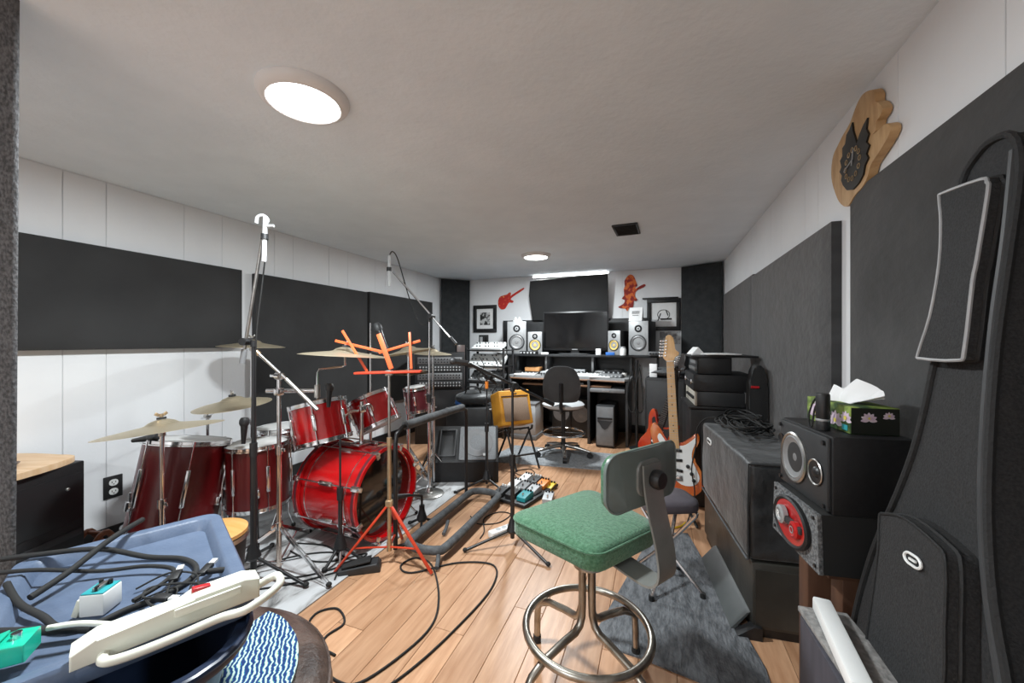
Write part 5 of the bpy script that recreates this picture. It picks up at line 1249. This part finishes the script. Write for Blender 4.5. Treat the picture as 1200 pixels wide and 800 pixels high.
p1 = [(1.064,1.469),(1.055,1.476),(.952,1.464),(.937,1.453),(.931,1.433),(.931,1.314),(.933,1.277),(.926,1.155),(.939,1.136),(1.040,1.135),(1.053,1.145),(1.034,1.222),(1.031,1.325),(1.046,1.414)]
p2 = [(1.068,.787),(1.055,.80),(.987,.82),(.892,.814),(.865,.796),(.845,.70),(.827,.60),(.835,.45),(.90,.40),(1.0,.42),(1.042,.499),(1.049,.637),(1.055,.728)]
for nm, pp, x0, th in (('neck_pocket', p1, .372, .030), ('body_pocket', p2, .358, .044)):
    q_ = [(p.x,p.y) for p in catmull([(a,b,0) for a,b in pp],3,True)]
    mm = off @ sheared(x0,.12)
    po = MB().prism(q_, th, mm, bev=0).build(nm, 'nylon', t)
    MB().tube([mm @ V((a,b,0)) for a,b in q_], .0032, 6, closed=True).build('piping', 'piping' if nm == 'neck_pocket' else 'nylon_dark', po)
    MB().tube([mm @ V((a,b,.02)) for a,b in q_], .0045, 6, closed=True).build('pocket_zipper', 'nylon_dark', po)
    if nm == 'body_pocket':
        bm_ = mm @ Matrix.Translation((.940,.760,-.003)) @ rotz(R(-6))
        o = MB().tube([(.020*math.cos(2*PI*i/20)+math.copysign(.008,math.cos(2*PI*i/20)), .010*math.sin(2*PI*i/20), 0) for i in range(20)], .0026, 6, closed=True).build('badge_ring', 'white', po); o.matrix_basis = bm_
        MB().box((0,0,0),(.022,.004,.003)).build('badge_bar', 'white', po).matrix_basis = bm_
gig('second black guitar bag hanging close behind the long one', .42, .08, -.50)
# bits at the lower right
t = thing('carton', 'lilac grey carton standing on the floor beside the speaker stand', 'box', (.376,.955,0), R(2))
MB().box((0,0,.258),(.105,.31,.516),bev=.004).build('box', 'lilac_box', t)
t = thing('stone_board', 'grey speckled board lying on the lilac grey carton', 'board', (.385,.98,.5175), R(5))
MB().box((-.005,0,.006),(.10,.29,.012),bev=.002).build('slab', 'stone_board', t)
t = thing('white_box', 'long narrow white plastic box on the speckled board', 'box', (.352,.985,.5305), R(-5))
MB().box((0,0,.016),(.036,.26,.032),bev=.005).build('body', 'white', t)
MB().box((.0185,0,.016),(.002,.25,.004)).build('seam', 'light_grey', t)

# ------------------------------------------------------------------ wooden clock
ck = [(1.699,2.040),(1.645,2.020),(1.622,1.99),(1.622,1.968),(1.597,1.948),(1.578,1.918),(1.594,1.903),(1.613,1.898),(1.62,1.870),(1.640,1.866),(1.60,1.862),(1.563,1.862),(1.536,1.843),(1.533,1.825),(1.557,1.806),(1.61,1.784),(1.652,1.768),(1.674,1.735),(1.711,1.715),(1.764,1.706),(1.815,1.685),(1.860,1.70),(1.91,1.745),(1.960,1.83),(1.968,1.886),(1.950,1.935),(1.91,1.955),(1.86,1.975),(1.80,1.992),(1.77,2.015),(1.737,2.035)]
t = thing('wall_clock', 'wooden slab wall clock with a black pierced metal dial', 'clock', (X1-.004,1.75,1.86))
mm = Matrix.Translation((0,-1.75,-1.86)) @ Matrix(((0,0,-1,0),(1,0,0,0),(0,1,0,0),(0,0,0,1)))
MB().prism([(p.x,p.y) for p in catmull([(a,b,0) for a,b in ck],3,True)], .026, mm, bev=.006).build('wood_slab', 'clock_wood', t)
dc = [(1.770,1.978),(1.762,1.94),(1.745,1.905),(1.735,1.882),(1.715,1.905),(1.685,1.925),(1.66,1.935),(1.668,1.90),(1.652,1.875),(1.668,1.855),(1.648,1.835),(1.668,1.815),(1.655,1.795),(1.678,1.780),(1.690,1.752),(1.72,1.735),(1.765,1.728),(1.81,1.742),(1.845,1.775),(1.86,1.80),(1.852,1.815),(1.874,1.838),(1.856,1.850),(1.870,1.88),(1.848,1.888),(1.850,1.92),(1.825,1.925),(1.815,1.955),(1.79,1.962)]
MB().prism(dc, .006, Matrix.Translation((-.0262,0,0)) @ mm).build('dial', 'clock_black', t)
for i in range(12):
    a = R(30*i); y, z = 1.765+.055*math.cos(a), 1.822+.052*math.sin(a)
    MB().tube([mm @ V((y+.009*math.cos(R(j*45)), z+.009*math.sin(R(j*45)), .0335)) for j in range(8)], .0016, 5, closed=True).build('numeral_ring', 'brass_tube', t)
MB().box(mm @ V((1.79,1.828,.036)), (.002,.075,.004), Matrix.Rotation(R(-15),4,'X')).build('hour_hand', 'silver', t)
MB().box(mm @ V((1.757,1.845,.036)), (.002,.004,.06), Matrix.Rotation(R(15),4,'X')).build('minute_hand', 'silver', t)

# ------------------------------------------------------------------ green swivel stool
gs = thing('drafting_stool', 'vintage green upholstered swivel stool with grey metal backrest and foot ring', 'stool', (-.222,1.292,0), R(-33.4))
def loft(loops, cap0=True, cap1=True):
    b = MB(); R_ = [[b.bm.verts.new(p) for p in lp] for lp in loops]; n = len(R_[0])
    for a, c in zip(R_, R_[1:]):
        for i in range(n): b.bm.faces.new((a[i], a[(i+1) % n], c[(i+1) % n], c[i]))
    if cap0: b.bm.faces.new(R_[0][::-1])
    if cap1: b.bm.faces.new(R_[-1])
    return b
def trap(sw, z, r=.05, dx=0):
    # seat outline: wider at the front (-x), narrower at the back (+x)
    return [V((x+dx, y*(1-.35*x/.4), z)) for x, y in rrect(.345*sw, .355*sw, r*sw, 5)]
loft([trap(.90,.520,.05), trap(.985,.523,.05), trap(1.0,.530,.05), trap(1.0,.572,.05), trap(.985,.582,.05), trap(.90,.590,.06), trap(.6,.597,.08), trap(.2,.600,.08)]).build('seat_cushion', 'green_cloth', gs, ang=55)
MB().tube([p for p in trap(1.004,.574,.05)], .004, 6, closed=True).build('seat_piping', 'green_cloth', gs)
MB().prism(rrect(.30,.28,.04,4), .012, Matrix.Translation((0,0,.507)), bev=.003).build('seat_pan', 'bracket', gs)
MB().cyl((0,0,.42),(0,0,.508),.045,n=20).build('swivel_hub', 'old_steel', gs)
bo = rrect(.160,.325,.045,6)
def bend(b, c=.55):
    for v in b.bm.verts: v.co.x += -c*(v.co.y**2)
    return b
PX = Matrix(((0,0,1,0),(0,1,0,0),(1,0,0,0),(0,0,0,1)))          # (z, y) -> plane with normal x
b = MB().prism(bo, .010, Matrix.Translation((.225,0,.786)) @ PX, bev=.004)
bmesh.ops.subdivide_edges(b.bm, edges=[e for e in b.bm.edges if e.calc_length() > .12], cuts=6)
bend(b).build('backrest_plate', 'green_paint', gs)
b = MB().prism(rrect(.150,.315,.042,6), .014, Matrix.Translation((.211,0,.786)) @ PX)
bend(b).build('backrest_pad', 'green_cloth', gs)
MB().tube([V((.234-.55*y*y, y, .786+z)) for z, y in rrect(.160,.325,.045,6)], .0035, 6, closed=True).build('plate_rim', 'green_paint', gs)
def strap(pts, wd, th):
    b = MB(); prev = None; P = catmull(pts, 5); L_ = []
    for i, p in enumerate(P):
        t_ = (P[min(i+1,len(P)-1)]-P[max(i-1,0)]).normalized(); n = V((-t_.z,0,t_.x))
        L_.append([p+V((0,-wd/2,0))+n*th/2, p+V((0,wd/2,0))+n*th/2, p+V((0,wd/2,0))-n*th/2, p+V((0,-wd/2,0))-n*th/2])
    return L_
loft(strap([(.0,0,.506),(.12,0,.502),(.20,0,.495),(.262,0,.497),(.292,0,.530),(.288,0,.60),(.262,0,.70),(.250,0,.765),(.246,0,.825)], .080, .006)).build('back_bracket', 'bracket', gs, ang=50)
MB().prism(rrect(.10,.105,.03,5), .008, Matrix.Translation((.232,0,.785)) @ PX, bev=.002).build('slotted_plate', 'bracket', gs)
MB().lathe([(0,0),(.025,0),(.027,.006),(.027,.018),(.022,.026),(0,.028)], 22, Matrix.Translation((.255,0,.785)) @ Matrix.Rotation(R(90),4,'Y')).build('adjusting_knob', 'black_plastic', gs)
MB().tube([(.205*math.cos(2*PI*i/48), .205*math.sin(2*PI*i/48), .215) for i in range(48)], .0125, 10, closed=True).build('foot_ring', 'old_steel', gs)
lg = MB().tube([(.022,.0,.50),(.022,0,.30),(.024,0,.262),(.034,0,.235),(.055,0,.220),(.10,0,.213),(.19,0,.192),(.238,0,.165),(.256,0,.140),(.260,0,.10),(.262,0,.012)], .0125, 10)
for o in rep('leg', lg, 'old_steel', gs, [rotz(R(a)) for a in (180,90,0,-90)]):
    MB().cyl((.262,0,.001),(.262,0,.026),.0155,n=14).build('rubber_foot', 'rubber', o)

# folding stool behind it
fs = thing('folding_stool', 'small folding stool with purple grey padded seat and crossed chrome legs', 'stool', (.035,1.985,.0085), R(25))
loft([[V((x,y,z)) for x, y in rrect(.26*s_,.21*s_,.06*s_,5)] for s_, z in ((.9,.375),(.985,.380),(1,.390),(1,.410),(.97,.422),(.8,.430),(.3,.433))]).build('seat', 'purple_grey', fs, ang=55)
for s_ in (-1,1):
    MB().tube([(s_*.10,-.095*s_,.378),(s_*.10,-.09*s_,.36),(-s_*.0+s_*.02,-.0,.20),(-s_*.12,.11*s_,.014)], .009, 8).build('leg', 'chrome', fs)
    MB().tube([(s_*.105,.085*s_,.378),(s_*.10,.08*s_,.36),(s_*.0+s_*.03,.012,.20),(-s_*.12,-.11*s_,.014)], .009, 8).build('leg', 'chrome', fs)
    for y in (-.11*s_,.11*s_): MB().cyl((-s_*.12,y,.0),(-s_*.12,y,.022),.012,n=10).build('rubber_foot', 'rubber', fs)
MB().cyl((-.11,-.10,.03),(-.11,.10,.03),.006,n=8).build('brace', 'black_metal', fs)

# ------------------------------------------------------------------ foreground left
pf = thing('leather_pouf', 'round brown leather pouf under the blue tote', 'pouf', (-1.25,.55,0))
MB().lathe([(0,0),(.40,0),(.455,.02),(.478,.07),(.478,.14),(.462,.19),(.42,.225),(.30,.238),(0,.24)], 56).build('cushion', 'leather', pf)
MB().tube([(.468*math.cos(2*PI*i/56),.468*math.sin(2*PI*i/56),.18) for i in range(56)], .006, 6, closed=True).build('seam_piping', 'leather', pf)
pt = thing('patterned_throw', 'blue, white and green zigzag fabric draped over the pouf edge', 'throw', (-1.25,.55,0))
def thr(u, v):
    a = R(-14)+R(104)*u; r_ = .20+.185*v
    if r_ < .40: z = .2435; rr = r_
    else:
        s_ = (r_-.40)/.14; rr = .40+.088*math.sin(min(1,s_)*PI/2); z = .2435-.125*(1-math.cos(min(1,s_)*PI/2))
    return (rr*math.cos(a), rr*math.sin(a), z+.002*math.sin(u*30))
MB().sheet(thr, 26, 14, .004).build('cloth', 'zigzag', pt, ang=60)

tz = R(-25.3); lc = V((-1.339,.60,0))
def tl(x, y): return V((lc.x+math.cos(tz)*x-math.sin(tz)*y, lc.y+math.sin(tz)*x+math.cos(tz)*y, 0))
tc = tl(.085,-.05)
tb = thing('storage_tote', 'navy blue plastic tote standing on the leather pouf', 'tote', (tc.x,tc.y,.2475), tz)
def rl(w_, h_, r, z): return [V((x,y,z)) for x, y in rrect(w_, h_, r, 6)]
loft([rl(.56,.38,.10,0), rl(.58,.40,.11,.01), rl(.66,.48,.13,.20), rl(.67,.49,.14,.205), rl(.74,.55,.16,.208), rl(.75,.56,.165,.220), rl(.74,.55,.16,.232), rl(.69,.50,.14,.232), rl(.65,.47,.13,.20), rl(.57,.39,.10,.016)], True, True).build('tub', 'navy', tb, ang=50)
MB().tube([V((x,y,.232)) for x, y in rrect(.742,.552,.16,6)], .008, 8, closed=True).build('rim', 'navy', tb)
ZL = .4905
ld = thing('tote_lid', 'grey blue tote lid holding cables, a power strip and effect pedals', 'lid', (lc.x,lc.y,ZL), tz)
loft([rl(.60,.42,.04,.006), rl(.655,.475,.045,.0), rl(.66,.48,.05,.004), rl(.655,.475,.05,.040), rl(.645,.465,.05,.047), rl(.595,.415,.045,.047), rl(.580,.400,.04,.041), rl(.555,.375,.035,.012), rl(.53,.35,.03,.010)], True, True).build('lid', 'blue_lid', ld, ang=40)
for s_ in (-1,1): MB().box((s_*.315,0,.020),(.03,.14,.03),bev=.008).build('snap_handle', 'blue_lid', ld)
ZI = ZL+.0105       # the tray surface
RIM = ZL+.0475
# objects lying on the lid
tp = thing('effect_pedal', 'small teal and white effect pedal standing among the cables on the tote lid', 'pedal', (-1.295,.530,ZI+.001), R(30))
MB().box((0,0,.028),(.052,.055,.052),bev=.003).build('housing', 'white', tp)
MB().box((0,0,.0555),(.048,.051,.003),bev=.001).build('top_panel', 'teal', tp)
MB().box((0,0,.061),(.014,.034,.008),bev=.002).build('switch_plate', 'steel', tp)
rep('knob', MB().cyl((0,0,.057),(0,0,.068),.0045,n=8), 'black_plastic', tp, [XF((-.012,.016,0)), XF((.010,.014,0)), XF((.002,-.014,0))])
MB().box((-.032,-.006,.022),(.014,.040,.042),Matrix.Rotation(R(18),4,'Y'),bev=.003).build('battery_door', 'cream', tp)
gp_ = thing('effect_pedal', 'glossy mint green effect pedal at the corner of the tote lid', 'pedal', (-1.235,.350,RIM-.008), R(-40))
MB().prism([(-.05,0),(.05,0),(.05,.036),(.02,.04),(-.05,.026)], .06, Matrix.Translation((-.03,0,0)) @ YZ, bev=.004).build('housing', 'mint', gp_)
MB().box((0,-.018,.0365),(.055,.055,.005),Matrix.Rotation(R(14),4,'X'),bev=.002).build('treadle', 'mint', gp_)
MB().cyl((.0,.028,.036),(0,.028,.050),.008,n=12).build('thumb_screw', 'chrome', gp_)
ps = thing('power_strip', 'thick cream white power strip with red switch across the tote lid', 'power strip', (-1.0,.532,RIM+.0015), R(66))
MB().prism([(-.155,0),(.155,0),(.155,.046),(.125,.056),(.03,.056),(.01,.046),(-.12,.046),(-.155,.030)], .050, Matrix.Translation((0,.03,0)) @ XZ, bev=.004).build('housing', 'cream', ps)
MB().box((.045,.014,.057),(.034,.016,.010),Matrix.Rotation(R(8),4,'Y'),bev=.002).build('switch', 'red_switch', ps)
MB().box((.055,-.026,.040),(.12,.006,.018),bev=.002).build('side_ridge', 'cream', ps)
e_ = V((-1.0,.532,RIM))+V((math.cos(R(66))*.155, math.sin(R(66))*.155, .022))
cable('cream white power cord looping back along the power strip', [(e_.x,e_.y,e_.z),(e_.x+.025,e_.y+.030,e_.z+.012),(e_.x+.058,e_.y+.010,e_.z+.006),(e_.x+.050,e_.y-.06,e_.z-.008),(-.925,.575,RIM+.008),(-.955,.505,RIM+.006),(-.985,.445,RIM+.006),(-1.008,.418,RIM+.008),(-1.030,.428,RIM+.012),(-1.030,.455,RIM+.016)], .0095, 'cream', 'white_lead', 8)
cable('cream white cable lying along the tray behind the power strip', [(-1.235,.42,RIM+.012),(-1.19,.455,RIM+.010),(-1.12,.52,ZI+.018),(-1.085,.58,ZI+.012)], .006, 'cream')
zb = ZI+.008
cable('thick black cable coiled in a wide loop on the tote lid', [(-1.80,.46,RIM+.012),(-1.70,.545,RIM+.012),(-1.58,.64,RIM+.006),(-1.46,.70,zb+.004),(-1.36,.735,zb),(-1.27,.725,zb),(-1.215,.68,zb),(-1.205,.61,zb),(-1.225,.55,zb),(-1.235,.49,zb),(-1.285,.455,zb+.004),(-1.36,.455,zb+.010),(-1.46,.45,zb+.02),(-1.56,.46,RIM+.012)], .0075)
cable('second thick black cable crossing the tote lid', [(-1.72,.42,RIM+.012),(-1.60,.51,RIM+.010),(-1.48,.60,zb+.012),(-1.38,.66,zb+.014),(-1.29,.68,zb+.012),(-1.24,.63,zb+.014),(-1.225,.56,zb+.014)], .0055)
cable('stiff black cable standing diagonally over the lid edge', [(-1.47,.47,zb+.02),(-1.50,.55,zb+.035),(-1.56,.66,RIM+.03),(-1.63,.77,RIM+.03)], .0085)
cable('black cable with plug on the corner of the lid next to the mint pedal', [(-1.40,.38,zb+.014),(-1.31,.41,zb+.02),(-1.24,.45,zb+.016),(-1.20,.475,zb+.010)], .0095)
def usb(label, pts, tip):
    t = thing('usb_cable', label, 'cable', pts[-1])
    o_ = V(pts[-1])
    MB().tube([V(p)-o_ for p in pts], .003, 6, k=6).build('wire', 'rubber', t)
    d = (V(pts[-1])-V(pts[-2])).normalized(); m4 = align(d)
    MB().box((0,0,.018),(.020,.012,.042),bev=.002).build('plug', 'black_plastic', t).matrix_basis = m4
    MB().box((0,0,.050),(.014,.007,.020)).build('connector', 'white', t).matrix_basis = m4
usb('thin black usb cable with white tip pointing at the teal pedal', [(-1.13,.62,zb),(-1.16,.60,zb+.004),(-1.20,.62,zb+.012),(-1.225,.645,zb+.016)], 0)
usb('thin black usb cable with white tip pointing away across the lid', [(-1.08,.60,zb+.004),(-1.13,.63,zb+.008),(-1.17,.66,zb+.012),(-1.185,.69,zb+.016)], 0)
usb('thin black usb cable with its plug near the lid corner', [(-1.22,.58,zb+.012),(-1.16,.57,zb+.010),(-1.11,.60,zb+.006),(-1.09,.625,zb+.004)], 0)
cable('thin black wire tangled in the middle of the tote lid', [(-1.24,.57,zb),(-1.19,.63,zb+.014),(-1.15,.60,zb+.006),(-1.18,.55,zb),(-1.13,.56,zb+.010),(-1.09,.63,zb),(-1.06,.67,zb+.004)], .002)

usb('thin black usb cable curling beside the teal pedal', [(-1.05,.64,zb+.004),(-1.12,.67,zb+.012),(-1.20,.64,zb+.016),(-1.24,.60,zb+.018),(-1.215,.575,zb+.016),(-1.185,.585,zb+.016)], 0)
cable('thin black wire arcing over the far part of the lid tray', [(-1.30,.60,zb+.002),(-1.27,.66,zb+.018),(-1.20,.685,zb+.016),(-1.14,.66,zb+.014),(-1.10,.69,zb+.008),(-1.12,.745,zb+.004)], .0025)
cable('black wire with a taped joint on the corner of the lid tray', [(-1.19,.70,zb+.016),(-1.155,.73,zb+.012),(-1.13,.75,zb+.010)], .008)

# left cabinet with wooden top
t = thing('low_cabinet', 'black low cabinet with a pale wooden top behind the curtain', 'cabinet', (-2.67,.69,0), R(22))
MB().box((0,0,.30),(.40,.50,.60),bev=.006).build('body', 'black_plastic', t)
MB().box((.2015,0,.27),(.008,.47,.03),bev=.002).build('shelf_edge', 'dark_grey', t)
MB().box((.202,0,.44),(.006,.46,.22),bev=.003).build('door', 'black_trim', t)
MB().sph((.209,.17,.49),.008,u=10,v=7).build('door_knob', 'steel', t)
topo = [(p.x,p.y) for p in catmull([(.15,-.25,0),(.215,-.1,0),(.215,.1,0),(.17,.235,0),(.08,.255,0),(-.20,.25,0),(-.20,-.25,0),(.08,-.255,0)],4,True)]
MB().prism(topo, .026, Matrix.Translation((0,0,.600)), bev=.006).build('wooden_top', 'wood_pale', t)
t = thing('wooden_tray', 'small brown oval dish on the pale cabinet top', 'dish', (-2.62,.74,.6265), R(22))
MB().lathe([(0,.003),(.05,.003),(.062,.010),(.066,.014),(.060,.014),(.05,.007),(0,.007)], 28, Matrix.Diagonal((.7,1.2,1,1))).build('dish', 'wood_brown', t)
# tan round stool top next to the tote and small orange wooden stand
t = thing('round_drum', 'round tan wooden topped hand drum beside the blue lid', 'drum', (-1.70,1.02,.0085))
MB().lathe([(0,.37),(.120,.37),(.130,.374),(.130,.388),(.115,.394),(0,.396)], 36).build('wood_top', 'wood_tan', t)
MB().lathe([(.095,.0),(.10,.0),(.127,.37),(.11,.37)], 36, closed=True).build('shell', 'black_plastic', t)
MB().lathe([(.1285,.352),(.133,.353),(.133,.37),(.1285,.37)], 36, closed=True).build('hoop', 'steel', t)
t = thing('wooden_stand', 'small orange brown wooden stand on the floor by the baseboard', 'stand', (-2.76,1.10,0), R(15))
for s_ in (-1,1):
    MB().tube([(s_*.05,-.09,.01),(s_*.05,-.04,.12),(s_*.05,.01,.17),(s_*.05,.05,.13),(s_*.05,.11,.012)], .014, 8, k=3).build('side_frame', 'wood_orange', t)
MB().cyl((-.06,.01,.165),(.06,.01,.165),.010).build('cross_bar', 'wood_orange', t)
MB().cyl((-.06,-.05,.09),(.06,-.05,.09),.010).build('cross_bar', 'wood_orange', t)

# ------------------------------------------------------------------ groups of look-alike things
GROUPS = {'floor_tom': 'floor toms of the red drum kit', 'rack_tom': 'rack toms of the red drum kit', 'crash_cymbal': 'crash cymbals of the drum kit', 'cymbal_stand': 'chrome cymbal stands',
    'microphone_stand': 'microphone stands around the room', 'condenser_microphone': 'white overhead microphones', 'dynamic_microphone': 'black microphones around the kit', 'ceiling_lamp': 'round ceiling lamps',
    'acoustic_panel': 'black acoustic panels on the walls', 'monitor_speaker': 'grey monitor speakers on the desk shelf', 'subwoofer': 'speakers under the desk', 'effect_pedal': 'effect pedals',
    'electric_guitar': 'electric guitars on stands', 'guitar_stand': 'guitar stands', 'guitar_bag': 'black guitar bags', 'mixer': 'mixers on the equipment rack', 'usb_cable': 'usb cables on the tote lid',
    'power_strip': 'white power strips', 'picture_frame': 'black picture frames', 'floor_mat': 'grey floor mats', 'paper_sheet': 'papers on the gear stack', 'microphone_cable': 'microphone cables', 'cable': 'loose cables'}
for o in bpy.data.objects:
    if o.parent is None and 'label' in o:
        g = GROUPS.get(o.name.split('.')[0])
        if g: o['group'] = g
bpy.context.view_layer.update()
